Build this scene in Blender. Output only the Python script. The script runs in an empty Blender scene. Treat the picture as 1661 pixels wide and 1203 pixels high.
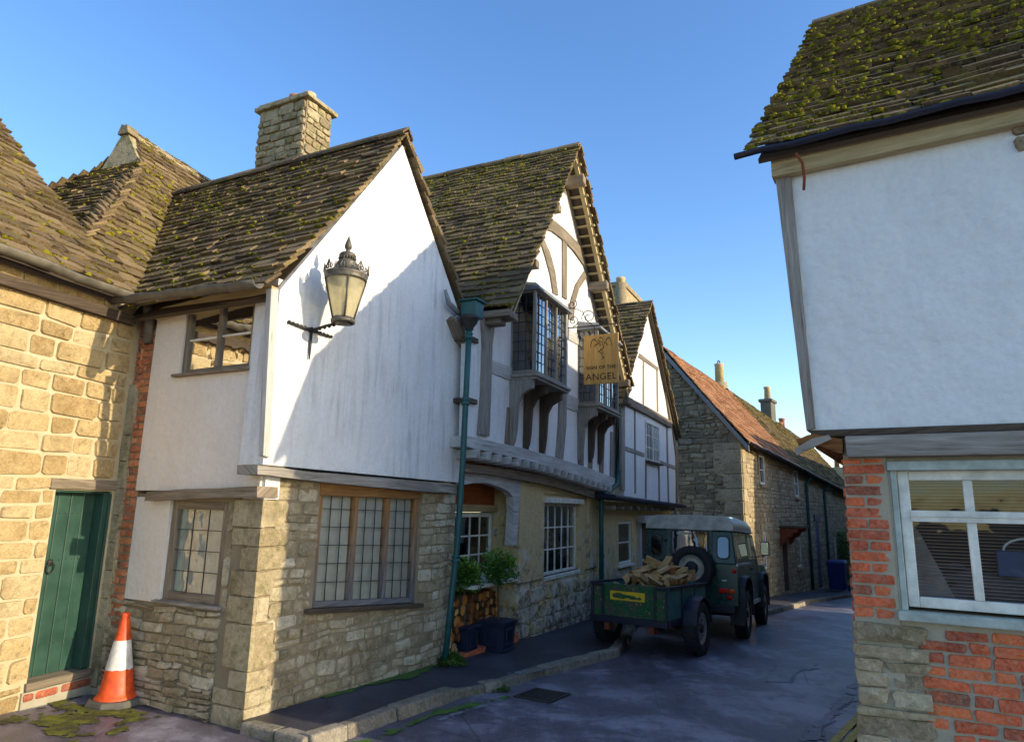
import bpy, bmesh, math, random
from mathutils import Vector, Matrix, noise as mnoise
R_ = math.radians
rng = random.Random(7)
sc = bpy.context.scene
COL = sc.collection
V = Vector

# ------------------------------------------------------------------ camera, sky, sun, exposure
FPX, PITCH, ROLL, CAMH, SLOPE = 1092.0, R_(11.4), R_(1.2), 1.5, 0.042
CF = V((0, math.cos(PITCH), math.sin(PITCH)))
_u0 = V((0, -math.sin(PITCH), math.cos(PITCH))); _r0 = V((1, 0, 0))
CR = _r0 * math.cos(ROLL) + _u0 * math.sin(ROLL)
CU = _u0 * math.cos(ROLL) - _r0 * math.sin(ROLL)
cam = bpy.data.cameras.new('camera'); camo = bpy.data.objects.new('camera', cam); COL.objects.link(camo)
cam.sensor_width = 36; cam.lens = 36 * FPX / 1661; cam.clip_end = 2000; cam.clip_start = .05
M = Matrix((CR, CU, -CF)).transposed().to_4x4(); M.translation = V((0, 0, CAMH)); camo.matrix_world = M
sc.camera = camo

SUN_AZ, SUN_EL = 113.2, 19.0
w = bpy.data.worlds.new('World'); sc.world = w; w.use_nodes = True
nt = w.node_tree; bg = nt.nodes['Background']
sky = nt.nodes.new('ShaderNodeTexSky'); sky.sky_type = 'NISHITA'; sky.sun_disc = False
sky.sun_elevation = R_(SUN_EL); sky.sun_rotation = R_(SUN_AZ); sky.air_density = 1.0; sky.dust_density = 0.6; sky.ozone_density = 1.6
hs = nt.nodes.new('ShaderNodeHueSaturation'); hs.inputs['Hue'].default_value = .508; hs.inputs['Saturation'].default_value = 1.25; hs.inputs['Value'].default_value = 1.05
nt.links.new(sky.outputs[0], hs.inputs['Color']); nt.links.new(hs.outputs[0], bg.inputs[0]); bg.inputs[1].default_value = 0.15
sd = bpy.data.lights.new('sun', 'SUN'); sd.energy = 2.7; sd.angle = R_(.5); sd.color = (1, .84, .58)
so = bpy.data.objects.new('sun', sd); COL.objects.link(so)
sdir = V((math.sin(R_(SUN_AZ)) * math.cos(R_(SUN_EL)), math.cos(R_(SUN_AZ)) * math.cos(R_(SUN_EL)), math.sin(R_(SUN_EL))))
so.rotation_euler = sdir.to_track_quat('Z', 'Y').to_euler(); so.location = sdir * 60
sc.view_settings.view_transform = 'Standard'; sc.view_settings.look = 'None'; sc.view_settings.exposure = 1.12; sc.view_settings.gamma = 1
sc.cycles.max_bounces = 8

# ------------------------------------------------------------------ geometry of the place
def gz(x, y):
    s = x * .545 + y * .839
    return -SLOPE * max(-8, min(s, 70)) - .012 * max(0, min(s, 70) - 22)
def ray(px, py): return CF * FPX + CR * (px - 830.5) - CU * (py - 601.5)
def G(px, py, h=0.0):
    v = ray(px, py); t = -(CAMH - h) / (v.z + SLOPE * (v.x * .545 + v.y * .839)); return V((0, 0, CAMH)) + v * t
class Fac:                       # a vertical wall plane: u along it, z up, w outwards
    def __init__(s, O, ang, left=False):
        s.O = V((O[0], O[1], 0)); a = R_(ang); s.U = V((math.sin(a), math.cos(a), 0)); s.N = V((s.U.y, -s.U.x, 0))
        if left: s.N = -s.N
    def P(s, u, z, w=0): return s.O + s.U * u + s.N * w + V((0, 0, z))
    def px(s, x, y, w=0):
        v = ray(x, y); C = V((0, 0, CAMH)); O = s.O + s.N * w
        P = C + v * ((O - C).dot(s.N) / v.dot(s.N)); return ((P - s.O).dot(s.U), P.z)
    def rect(s, x0, y0, x1, y1, w=0):
        a = s.px(x0, y0, w); b = s.px(x1, y1, w)
        return min(a[0], b[0]), max(a[0], b[0]), min(a[1], b[1]), max(a[1], b[1])
def P3(F, w): return lambda u, z, d=0: F.P(u, z, w + d)

# ------------------------------------------------------------------ mesh builder
class MB:
    def __init__(s): s.v = []; s.f = []; s.uv = []; s.r = []; s.m = []; s.sm = []; s.T = None; s.mi = 0; s.rnd = None
    def face(s, pts, uv=None, r=None, smooth=False):
        i = len(s.v)
        if s.T is not None: pts = [s.T @ V(p) for p in pts]
        s.v += [V(p) for p in pts]; s.f.append(tuple(range(i, i + len(pts))))
        s.uv.append(uv or [(0, 0)] * len(pts)); s.r.append(s.rnd if r is None and s.rnd is not None else (r if r is not None else rng.random())); s.m.append(s.mi); s.sm.append(smooth)
    def mesh(s, vs, fs, r=None, smooth=True, uv=None):
        i = len(s.v)
        if s.T is not None: vs = [s.T @ V(p) for p in vs]
        s.v += [V(p) for p in vs]
        r = s.rnd if r is None else r
        if r is None: r = rng.random()
        for f in fs:
            s.f.append(tuple(i + k for k in f)); s.uv.append([uv[k] for k in f] if uv else [(0, 0)] * len(f)); s.r.append(r); s.m.append(s.mi); s.sm.append(smooth)
    def hexa(s, p, r=None, long=None):   # p: 8 points, 0-3 bottom loop, 4-7 top loop
        if r is None: r = rng.random()
        es = [(p[1] - p[0]), (p[3] - p[0]), (p[4] - p[0])]; L = [e.length for e in es]
        k = L.index(max(L)) if long is None else long; off = rng.random() * 9
        ax = [e.normalized() if e.length > 1e-9 else V((0, 0, 1)) for e in es]; o = p[0]
        def uv(q):
            d = q - o; a = d.dot(ax[k]); b = sum(d.dot(ax[j]) * (1 if j > k else .7) for j in range(3) if j != k); return (a + off, b + off * 3)
        i = len(s.v); q = [s.T @ V(x) for x in p] if s.T is not None else p
        s.v += [V(x) for x in q]
        for f in ((0, 3, 2, 1), (4, 5, 6, 7), (0, 1, 5, 4), (1, 2, 6, 5), (2, 3, 7, 6), (3, 0, 4, 7)):
            s.f.append(tuple(i + j for j in f)); s.uv.append([uv(p[j]) for j in f]); s.r.append(r); s.m.append(s.mi); s.sm.append(False)
    def box(s, c0, c1, r=None):
        (a, b, c), (d, e, f) = c0, c1
        s.hexa([V((a, b, c)), V((d, b, c)), V((d, e, c)), V((a, e, c)), V((a, b, f)), V((d, b, f)), V((d, e, f)), V((a, e, f))], r)
    def fbox(s, F, u0, u1, z0, z1, w0, w1, r=None, jit=0):
        J = lambda: (rng.random() - .5) * 2 * jit
        s.hexa([F.P(u0 + J(), z0 + J(), w0), F.P(u1 + J(), z0 + J(), w0), F.P(u1 + J(), z0 + J(), w1), F.P(u0 + J(), z0 + J(), w1),
                F.P(u0 + J(), z1 + J(), w0), F.P(u1 + J(), z1 + J(), w0), F.P(u1 + J(), z1 + J(), w1), F.P(u0 + J(), z1 + J(), w1)], r)
    def prism(s, F, poly, w0, w1, rough=0, step=.1, r=None, grain=None, batter=0):
        poly = [V((p[0], p[1])) for p in poly]
        if rough:
            out = []
            for i, a in enumerate(poly):
                b = poly[(i + 1) % len(poly)]; n = max(1, int((b - a).length / step))
                for k in range(n):
                    q = a.lerp(b, k / n)
                    o = mnoise.noise(V((q.x * 7, q.y * 7, w1 * 3))) * rough + (rng.random() - .5) * rough * .7
                    d = (b - a).normalized(); out.append(q + V((-d.y, d.x)) * o)
            poly = out
        if r is None: r = rng.random()
        if grain is None:
            L = [(poly[(i + 1) % len(poly)] - poly[i]) for i in range(len(poly))]
            if rough:
                xs = [p.x for p in poly]; zs = [p.y for p in poly]; grain = V((1, 0)) if max(xs) - min(xs) > max(zs) - min(zs) else V((0, 1))
            else: grain = max(L, key=lambda e: e.length).normalized()
        grain = V(grain); per = V((-grain.y, grain.x)); off = rng.random() * 9
        uv = lambda p, w: (p.dot(grain) + off, p.dot(per) + off * 2 + w * .8)
        n = len(poly)
        s.face([F.P(p.x, p.y, w1) for p in poly], [uv(p, w1) for p in poly], r)
        s.face([F.P(p.x, p.y, w0) for p in reversed(poly)], [uv(p, w0) for p in reversed(poly)], r)
        for i in range(n):
            a, b = poly[i], poly[(i + 1) % n]
            s.face([F.P(a.x, a.y, w0), F.P(b.x, b.y, w0), F.P(b.x, b.y, w1), F.P(a.x, a.y, w1)], [uv(a, w0), uv(b, w0), uv(b, w1), uv(a, w1)], r)
    def pp(s, F, pix, w0, w1, **k): s.prism(F, [F.px(x, y, w1) for x, y in pix], w0, w1, **k)
    def tube(s, pts, rad, n=10, cap=True, r=None):
        pts = [V(p) for p in pts]
        if not isinstance(rad, (list, tuple)): rad = [rad] * len(pts)
        vs = []; fs = []; uvs = []; up = None; L = 0
        for i, p in enumerate(pts):
            t = (pts[min(i + 1, len(pts) - 1)] - pts[max(i - 1, 0)]).normalized()
            if up is None: up = V((0, 0, 1)) if abs(t.z) < .9 else V((1, 0, 0))
            a = t.cross(up).normalized(); up = a.cross(t).normalized()
            if i: L += (pts[i] - pts[i - 1]).length
            for k in range(n):
                th = 2 * math.pi * k / n; vs.append(p + (a * math.cos(th) + up * math.sin(th)) * rad[i]); uvs.append((L, k / n * 6.28 * rad[i]))
        for i in range(len(pts) - 1):
            for k in range(n): fs.append((i * n + k, i * n + (k + 1) % n, (i + 1) * n + (k + 1) % n, (i + 1) * n + k))
        if cap: fs.append(tuple(reversed(range(n)))); fs.append(tuple(range(len(vs) - n, len(vs))))
        s.mesh(vs, fs, r, True, uvs)
    def lathe(s, c, prof, n=20, axis=V((0, 0, 1)), r=None, a0=0, smooth=True):
        axis = V(axis).normalized(); a = axis.orthogonal().normalized() if abs(axis.z) < .99 else V((1, 0, 0)); b = axis.cross(a)
        vs = []; fs = []
        for rr, z in prof:
            for k in range(n):
                th = 2 * math.pi * k / n + a0; vs.append(V(c) + axis * z + (a * math.cos(th) + b * math.sin(th)) * rr)
        for i in range(len(prof) - 1):
            for k in range(n): fs.append((i * n + k, i * n + (k + 1) % n, (i + 1) * n + (k + 1) % n, (i + 1) * n + k))
        s.mesh(vs, fs, r, smooth)
    def build(s, name, mats, parent=None, loc=None, bevel=0, kind=None, label=None, recalc=True, subd=0):
        if not isinstance(mats, (list, tuple)): mats = [mats]
        o0 = V((0, 0, 0)); root = parent
        while root is not None and root.parent is not None: root = root.parent
        if root is not None: o0 = root.location
        elif loc is not None: o0 = V(loc)
        me = bpy.data.meshes.new(name); me.from_pydata([v - o0 for v in s.v], [], s.f)
        for m in mats: me.materials.append(m)
        uvl = me.uv_layers.new(name='UVMap'); at = me.attributes.new('rnd', 'FLOAT', 'FACE')
        uvl.data.foreach_set('uv', [c for fu in s.uv for t in fu for c in t])
        at.data.foreach_set('value', s.r); me.polygons.foreach_set('material_index', s.m); me.polygons.foreach_set('use_smooth', s.sm)
        me.update()
        if recalc:
            bm = bmesh.new(); bm.from_mesh(me); bmesh.ops.recalc_face_normals(bm, faces=bm.faces); bm.to_mesh(me); bm.free()
        o = bpy.data.objects.new(name, me); COL.objects.link(o)
        if parent is not None: o.parent = parent
        elif loc is not None: o.location = o0
        if kind: o['kind'] = kind
        if label: o['label'] = label
        if bevel:
            b = o.modifiers.new('bevel', 'BEVEL'); b.width = bevel; b.segments = 2; b.limit_method = 'ANGLE'; b.angle_limit = R_(35)
        return o
def thing(name, label, cat, loc, group=None):
    o = bpy.data.objects.new(name, None); COL.objects.link(o); o.location = V(loc); o['label'] = label; o['category'] = cat; o.empty_display_size = .2
    if group: o['group'] = group
    return o
def tag(o, label, cat, group=None):
    o['label'] = label; o['category'] = cat
    if group: o['group'] = group
    return o

# ------------------------------------------------------------------ materials
class NM:
    def __init__(s, name, rough=.8, metal=0, spec=.3):
        s.m = bpy.data.materials.new(name); s.m.use_nodes = True; s.t = s.m.node_tree; s.n = s.t.nodes; s.l = s.t.links; s.b = s.n['Principled BSDF']
        s.b.inputs['Roughness'].default_value = rough; s.b.inputs['Metallic'].default_value = metal; s.b.inputs['Specular IOR Level'].default_value = spec
        s.tc = s.n.new('ShaderNodeTexCoord'); s.obj = s.tc.outputs['Object']; s.uv = s.tc.outputs['UV']
    def lk(s, a, b):
        if isinstance(a, (int, float)): b.default_value = a
        elif isinstance(a, (tuple, list)): b.default_value = (*a, 1) if len(a) == 3 and b.type == 'RGBA' else a
        else: s.l.new(a, b)
    def map(s, vec, sc_=(1, 1, 1), loc=(0, 0, 0), rot=(0, 0, 0)):
        m = s.n.new('ShaderNodeMapping'); m.inputs['Scale'].default_value = sc_; m.inputs['Location'].default_value = loc; m.inputs['Rotation'].default_value = rot; s.l.new(vec, m.inputs[0]); return m.outputs[0]
    def noise(s, scale, detail=4, vec=None, rough=.55, dist=0):
        n = s.n.new('ShaderNodeTexNoise'); n.inputs['Scale'].default_value = scale; n.inputs['Detail'].default_value = detail; n.inputs['Roughness'].default_value = rough; n.inputs['Distortion'].default_value = dist
        s.l.new(vec or s.obj, n.inputs['Vector']); return n.outputs[0]
    def voro(s, scale, vec=None, feat='F1', out=0, rand=1):
        n = s.n.new('ShaderNodeTexVoronoi'); n.feature = feat; n.inputs['Scale'].default_value = scale; n.inputs['Randomness'].default_value = rand; s.l.new(vec or s.obj, n.inputs['Vector']); return n.outputs[out]
    def attr(s, name='rnd'):
        a = s.n.new('ShaderNodeAttribute'); a.attribute_name = name; return a.outputs['Fac']
    def ramp(s, fac, stops, interp='LINEAR'):
        r = s.n.new('ShaderNodeValToRGB'); r.color_ramp.interpolation = interp; e = r.color_ramp.elements
        while len(e) > 1: e.remove(e[-1])
        e[0].position = stops[0][0]; c = stops[0][1]; e[0].color = (c, c, c, 1) if isinstance(c, (int, float)) else (*c, 1)
        for p, c in stops[1:]:
            k = e.new(p); k.color = (c, c, c, 1) if isinstance(c, (int, float)) else (*c, 1)
        s.lk(fac, r.inputs[0]); return r.outputs[0]
    def mix(s, f, a, b, mode='MIX'):
        m = s.n.new('ShaderNodeMix'); m.data_type = 'RGBA'; m.blend_type = mode; s.lk(f, m.inputs[0]); s.lk(a, m.inputs[6]); s.lk(b, m.inputs[7]); return m.outputs[2]
    def math(s, op, a, b=0, clamp=False):
        m = s.n.new('ShaderNodeMath'); m.operation = op; m.use_clamp = clamp; s.lk(a, m.inputs[0]); s.lk(b, m.inputs[1]); return m.outputs[0]
    def nz(s):
        g = s.n.new('ShaderNodeNewGeometry'); x = s.n.new('ShaderNodeSeparateXYZ'); s.l.new(g.outputs['Normal'], x.inputs[0]); return s.math('ABSOLUTE', x.outputs[2])
    def xyz(s, vec=None):
        x = s.n.new('ShaderNodeSeparateXYZ'); s.l.new(vec or s.obj, x.inputs[0]); return x.outputs
    def col(s, c): s.lk(c, s.b.inputs['Base Color']); return s
    def rough(s, c): s.lk(c, s.b.inputs['Roughness']); return s
    def bump(s, h, strength=.5, dist=.01):
        prev = s.b.inputs['Normal'].links[0].from_socket if s.b.inputs['Normal'].links else None
        b = s.n.new('ShaderNodeBump'); b.inputs['Strength'].default_value = strength; b.inputs['Distance'].default_value = dist; s.l.new(h, b.inputs['Height'])
        if prev: s.l.new(prev, b.inputs['Normal'])
        s.l.new(b.outputs[0], s.b.inputs['Normal']); return s
MT = {}
def stone_mat(name, stops, spec=.2, moss=0, b1=.5, stain=(.10, .08, .05), stain_amt=.5):
    m = NM(name, .9, 0, spec); a = m.attr(); n1 = m.noise(6, 5); n2 = m.noise(45, 4, rough=.7); n3 = m.noise(2.2, 4)
    base = m.ramp(m.math('ADD', m.math('MULTIPLY', a, .75), m.math('MULTIPLY', n1, .28)), stops)
    c = m.mix(m.ramp(n2, [(.3, .0), (.7, .35)]), base, (.62, .55, .40) if stops[-1][1][0] > .3 else (.3, .25, .2))
    c = m.mix(m.math('MULTIPLY', m.ramp(n3, [(.5, 0.), (.72, 1.)]), stain_amt), c, stain)
    c = m.mix(m.ramp(m.noise(110, 3, rough=.7), [(.58, 0.), (.7, .55)]), c, stain)
    if moss: c = m.mix(m.math('MULTIPLY', m.ramp(m.noise(9, 5), [(.52, 0.), (.62, 1.)]), moss), c, (.10, .12, .015))
    k = m.noise(17, 9, rough=.78, dist=.4); c = m.mix(1.0, c, m.ramp(k, [(.30, .38), (.46, .92), (.54, 1.0), (.72, 1.0)]), 'MULTIPLY'); c = m.mix(m.ramp(k, [(.55, 0.), (.70, .55)]), c, tuple(min(1, x * 1.35) for x in stops[-1][1]))
    m.col(c); m.bump(m.math('ADD', n1, m.math('MULTIPLY', n2, .5)), b1, .03); m.bump(k, .8, .012); return m.m
MT['lime'] = stone_mat('golden_limestone', [(.05, (.27, .17, .055)), (.35, (.40, .265, .095)), (.6, (.48, .345, .15)), (.95, (.53, .42, .23))], stain=(.20, .12, .04), stain_amt=.55, b1=1.0)
MT['quoin'] = stone_mat('quoin_stone', [(.1, (.27, .20, .10)), (.6, (.40, .32, .18)), (.95, (.47, .40, .26))], b1=.8, stain=(.13, .09, .045), stain_amt=.7, moss=.3)
MT['rubble'] = stone_mat('rubble_stone', [(.05, (.15, .115, .065)), (.3, (.33, .26, .15)), (.6, (.45, .37, .23)), (.95, (.62, .56, .42))], moss=.25, b1=.9, stain=(.13, .09, .05))
MT['grey'] = stone_mat('grey_rubble', [(.05, (.10, .065, .035)), (.4, (.23, .165, .095)), (.7, (.36, .27, .16)), (.95, (.45, .36, .23))], b1=.9, stain=(.06, .045, .03))
MT['dstone'] = stone_mat('terrace_stone', [(.05, (.26, .19, .10)), (.4, (.36, .28, .16)), (.95, (.48, .40, .26))], b1=.8, stain=(.12, .09, .05))
MT['chim'] = stone_mat('chimney_stone', [(.05, (.13, .095, .05)), (.4, (.27, .21, .12)), (.95, (.40, .33, .20))], moss=.5, b1=.8, stain=(.35, .19, .03), stain_amt=.25)
MT['brick'] = stone_mat('orange_brick', [(.05, (.10, .035, .02)), (.22, (.36, .075, .02)), (.5, (.55, .13, .028)), (.9, (.62, .21, .06))], b1=.5, stain=(.12, .04, .02), stain_amt=.55)
MT['redbrick'] = stone_mat('red_brick', [(.05, (.07, .03, .02)), (.2, (.36, .042, .010)), (.5, (.62, .070, .010)), (.9, (.76, .15, .025))], b1=.6, stain=(.16, .035, .015), stain_amt=.5, moss=.1)
def mortar(name, c0, c1):
    m = NM(name, .95, 0, .1); m.col(m.mix(m.noise(7, 6), c0, c1)); m.bump(m.noise(50, 5, rough=.7), .8, .015); return m.m
MT['mort'] = mortar('lime_mortar', (.42, .34, .20), (.60, .52, .36)); MT['mortd'] = mortar('brown_mortar', (.21, .165, .10), (.35, .29, .19)); MT['mortb'] = mortar('brick_mortar', (.30, .27, .19), (.48, .44, .34))
def plaster(name, c=(.76, .76, .74), streak=.60, dirt=(.30, .31, .31), b=.6):
    m = NM(name, .85, 0, .2); st = m.noise(1.6, 5, m.map(m.obj, (9, 9, .7)), rough=.65); n = m.noise(1.3, 4)
    f = m.math('MULTIPLY', m.ramp(st, [(.46, 0.), (.70, 1.)]), m.ramp(n, [(.38, .0), (.60, streak)]))
    cc = m.mix(f, c, dirt); cc = m.mix(m.ramp(m.noise(25, 5, rough=.7), [(.3, .22), (.6, 0.)]), cc, dirt); cc = m.mix(m.ramp(m.noise(.9, 6, rough=.6), [(.35, .30), (.6, 0.)]), cc, tuple(x * .72 for x in c))
    m.col(cc); m.bump(m.noise(2.5, 3), b, .05); m.bump(m.noise(9, 7, rough=.65), .55, .02); m.bump(m.noise(140, 3), .25, .002); return m.m
MT['plas'] = plaster('white_limewash'); MT['plas2'] = plaster('white_infill_panel', streak=.4); MT['plas3'] = plaster('rough_white_render', (.73, .74, .71), .14, (.42, .43, .43), 1.0); MT['plasw'] = plaster('bounce_tinted_limewash', (.74, .69, .62), .15, (.45, .40, .34), .6)  # last one: white limewash tinted warm for light bounced off the cottage
def ochre():
    m = NM('peeling_ochre_render', .9, 0, .15); z = m.xyz()[2]
    n = m.noise(3.2, 7, rough=.68); n2 = m.noise(18, 5, rough=.7)
    k = m.math('ADD', n, m.math('MULTIPLY', z, -.10))
    c = m.mix(m.ramp(k, [(.40, 0.), (.47, 1.)]), (.56, .43, .21), (.56, .52, .42))
    c = m.mix(m.ramp(m.math('ADD', m.noise(5, 7, rough=.75), m.math('MULTIPLY', z, -.09)), [(.42, 0.), (.54, .85)]), c, (.10, .08, .06))
    c = m.mix(m.ramp(n2, [(.5, 0.), (.72, .6)]), c, (.66, .61, .50)); m.col(c); m.bump(n, .9, .05); m.bump(n2, .7, .02); return m.m
MT['ochre'] = ochre()
def timber(name, c0, c1, c2=(.05, .04, .03), rough=.8, weath=.5):
    m = NM(name, rough, 0, .2); v = m.map(m.uv, (2.2, 34, 1)); n = m.noise(1, 6, v, rough=.7, dist=.6); p = m.noise(1, 3, m.map(m.uv, (1.2, 5, 1)))
    c = m.ramp(n, [(.28, c2), (.42, c0), (.72, c1)]); c = m.mix(m.ramp(p, [(.35, weath), (.65, 0.)]), c, tuple(x * .55 for x in c0))
    m.col(c); m.bump(n, .7, .008); m.bump(m.noise(70, 3), .25, .003); return m.m
MT['grey_oak'] = timber('weathered_grey_oak', (.24, .215, .18), (.44, .41, .36)); MT['dark_oak'] = timber('dark_oak', (.07, .05, .035), (.17, .13, .09))
MT['oak'] = timber('golden_oak', (.26, .13, .045), (.42, .24, .09), (.10, .05, .02))
def oakw():
    m = NM('oak_weathered_to_grey_low_down', .8, 0, .2); v = m.map(m.uv, (2.2, 34, 1)); n = m.noise(1, 6, v, rough=.7, dist=.6)
    a = m.ramp(n, [(.28, (.10, .05, .02)), (.42, (.27, .135, .05)), (.72, (.40, .23, .095))]); b = m.ramp(n, [(.28, (.035, .035, .04)), (.45, (.12, .12, .13)), (.72, (.27, .26, .25))])
    z = m.math('ADD', m.xyz()[2], m.math('MULTIPLY', m.noise(5, 4), .7)); m.col(m.mix(m.ramp(z, [(0.0, 1.), (1.0, 0.)]), a, b)); rr = m.n.new('ShaderNodeMapRange'); rr.inputs[1].default_value = 1.05; rr.inputs[2].default_value = 1.95; m.l.new(z, rr.inputs[0])
    m.col(m.mix(rr.outputs[0], b, a)); m.bump(n, .7, .008); return m.m
MT['oakw'] = oakw()
MT['brown_oak'] = timber('brown_oak', (.19, .15, .105), (.36, .295, .22))
MT['pale_oak'] = timber('pale_pine', (.42, .33, .17), (.58, .47, .26), (.16, .11, .05)); MT['white_wood'] = timber('limewashed_oak', (.44, .43, .40), (.66, .65, .62), (.12, .11, .10))
MT['rotten'] = timber('rotten_orange_wood', (.18, .07, .02), (.40, .19, .05), (.03, .015, .01))
MT['redwood'] = timber('red_brown_boards', (.34, .09, .025), (.52, .17, .05), (.10, .03, .01)); MT['sign'] = timber('varnished_sign_board', (.50, .27, .07), (.66, .40, .13), (.36, .18, .04), .45, .2)
MT['logs'] = timber('split_ash', (.46, .29, .12), (.66, .47, .24), (.22, .11, .04)); MT['bark'] = timber('bark', (.10, .06, .035), (.22, .14, .08))
MT['logr'] = timber('red_log', (.30, .09, .03), (.48, .20, .08), (.08, .03, .01))
def logend():
    m = NM('log_end', .85, 0, .15); a = m.attr(); n = m.noise(30, 4); m.col(m.mix(m.ramp(n, [(.4, 0.), (.7, .6)]), m.ramp(a, [(0, (.20, .055, .012)), (.4, (.46, .16, .03)), (.7, (.68, .33, .08)), (1, (.74, .45, .15))]), (.10, .04, .015))); m.bump(n, .5, .01); return m.m
MT['logend'] = logend()
def roofm(name, stops, moss=.6):
    m = NM(name, .9, 0, .2); a = m.attr(); n1 = m.noise(5, 5); n2 = m.noise(35, 4, rough=.7)
    c = m.ramp(m.math('ADD', m.math('MULTIPLY', a, .7), m.math('MULTIPLY', n1, .35)), stops)
    c = m.mix(m.ramp(n2, [(.50, 0.), (.70, .55)]), c, (.28, .235, .15))
    c = m.mix(m.ramp(m.noise(60, 3), [(.3, .6), (.45, 0.)]), c, (.02, .017, .012))
    f = m.math('MULTIPLY', m.ramp(m.noise(3.2, 7, rough=.75), [(.50, 0.), (.60, moss)]), m.ramp(m.noise(26, 4, rough=.7), [(.42, 0.), (.58, 1.)])); c = m.mix(f, c, (.19, .17, .02))
    m.col(c); m.bump(n2, .8, .015); m.bump(n1, .5, .03); return m.m
MT['slate'] = roofm('mossy_stone_slate', [(.05, (.035, .025, .016)), (.4, (.115, .078, .042)), (.7, (.20, .135, .068)), (.98, (.31, .22, .11))])
MT['slateg'] = roofm('lichened_stone_slate', [(.05, (.05, .035, .02)), (.4, (.135, .092, .047)), (.98, (.26, .185, .10))], .5)
MT['tile'] = roofm('orange_clay_tile', [(.05, (.22, .09, .04)), (.5, (.38, .175, .08)), (.98, (.50, .28, .15))], .1)
def mossm():
    m = NM('moss', .95, 0, .1); a = m.attr(); n = m.noise(60, 4)
    m.col(m.mix(n, m.ramp(a, [(0, (.045, .045, .006)), (.45, (.17, .15, .012)), (1, (.40, .34, .03))]), (.16, .14, .012))); m.bump(n, 1, .02); return m.m
MT['moss'] = mossm()
def simple(name, c, rough=.5, metal=0, spec=.5, var=.25, sc_=8, bump=0, bs=30):
    m = NM(name, rough, metal, spec); n = m.noise(sc_, 5, rough=.65); d = tuple(x * (1 - var) for x in c); e = tuple(min(1, x * (1 + var * .5)) for x in c)
    m.col(m.ramp(n, [(.35, d), (.65, e)]))
    m.rough(m.ramp(n, [(.3, rough * .8), (.7, min(1, rough * 1.3))]))
    if bump: m.bump(m.noise(bs, 3), bump, .004)
    return m.m
MT['pipe'] = simple('green_pipe_paint', (.012, .085, .085), .45); MT['gutter'] = simple('grey_gutter', (.13, .115, .085), .6, var=.4)
MT['dgut'] = simple('dark_blue_black_paint', (.008, .010, .03), .5); MT['iron'] = simple('wrought_iron', (.035, .032, .03), .55, .3, var=.4); MT['lampm'] = simple('weathered_lamp_metal', (.12, .105, .08), .5, .3, var=.5, sc_=25)
MT['lead'] = simple('lead_sheet', (.24, .25, .25), .55, .2, bump=.4); MT['cames'] = simple('lead_cames', (.035, .04, .045), .5, .2)
MT['cream'] = simple('cream_window_paint', (.68, .67, .58), .5, bump=.2); MT['whitep'] = simple('white_window_paint', (.74, .74, .70), .5); MT['sage'] = simple('sage_grey_paint', (.36, .42, .37), .6, var=.3, bump=.3)
MT['gdoor'] = simple('green_door_paint', (.024, .070, .050), .42, var=.3, sc_=3); MT['bluedoor'] = simple('blue_door_paint', (.02, .05, .13), .5)
MT['orange'] = simple('cone_orange', (.74, .085, .014), .5, var=.38, sc_=13); MT['conew'] = simple('cone_reflective_white', (.66, .64, .60), .5, var=.3, sc_=12); MT['rubber'] = simple('grey_rubber', (.10, .095, .08), .8, bump=.5)
MT['tyre'] = simple('tyre_rubber', (.018, .018, .022), .75, bump=.3); MT['lrgreen'] = simple('dark_green_car_paint', (.010, .055, .045), .28, var=.3); MT['lrroof'] = simple('dirty_cream_roof_paint', (.40, .395, .32), .45, var=.35, sc_=5)
MT['galv'] = simple('galvanised_steel', (.38, .42, .46), .4, .6); MT['rim'] = simple('cream_wheel_paint', (.46, .42, .33), .5, var=.4); MT['blackp'] = simple('black_plastic', (.010, .011, .018), .5)
MT['red'] = simple('red_lens', (.65, .012, .008), .15); MT['amber'] = simple('amber_lens', (.75, .12, .01), .15); MT['yel'] = simple('yellow_plate', (.70, .46, .01), .45); MT['rust'] = simple('rusty_steel', (.20, .05, .02), .8)
MT['bin'] = simple('blue_plastic', (.008, .022, .15), .4); MT['planter'] = simple('dark_lead_planter', (.012, .018, .045), .45); MT['rendch'] = simple('grey_rendered_stack', (.13, .12, .09), .9, var=.35, bump=.4); MT['pot'] = simple('terracotta_pot', (.42, .18, .09), .8); MT['potc'] = simple('buff_clay_pot', (.52, .40, .22), .8)
MT['black'] = simple('ink_black', (.012, .012, .012), .6); MT['letter'] = simple('dark_carved_lettering', (.035, .018, .008), .7); MT['darkroom'] = simple('room_shade_colour', (.03, .022, .018), .9); MT['curt'] = simple('cream_curtain', (.43, .45, .43), .85, var=.15)  # near-black room colour carries the shade of an unlit interior
MT['curtw'] = simple('net_curtain', (.55, .57, .62), .85, var=.2); MT['blind'] = simple('wooden_blind', (.55, .33, .18), .6); MT['stem'] = simple('tree_stem', (.10, .08, .055), .9); MT['weed'] = simple('weed_leaf', (.06, .14, .015), .6, var=.5)
def peel():
    m = NM('peeling_green_board', .8, 0, .2); n = m.noise(9, 7, rough=.75); n2 = m.noise(28, 5, rough=.7)
    c = m.mix(m.ramp(n, [(.47, 0.), (.53, 1.)]), (.02, .10, .035), (.085, .08, .06)); c = m.mix(m.ramp(n2, [(.62, 0.), (.66, 1.)]), c, (.5, .45, .20)); m.col(c); m.bump(n, .5, .01); return m.m
MT['peel'] = peel()
def peelplate():
    m = NM('worn_yellow_number_board', .7); n = m.noise(11, 6, m.map(m.obj, (1, 1, 2)), rough=.7); m.col(m.mix(m.ramp(n, [(.58, 0.), (.63, 1.)]), (.72, .44, .012), (.03, .09, .03))); return m.m
MT['teal'] = simple('faded_teal_panel', (.05, .17, .17), .6, var=.45, sc_=14)
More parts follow.
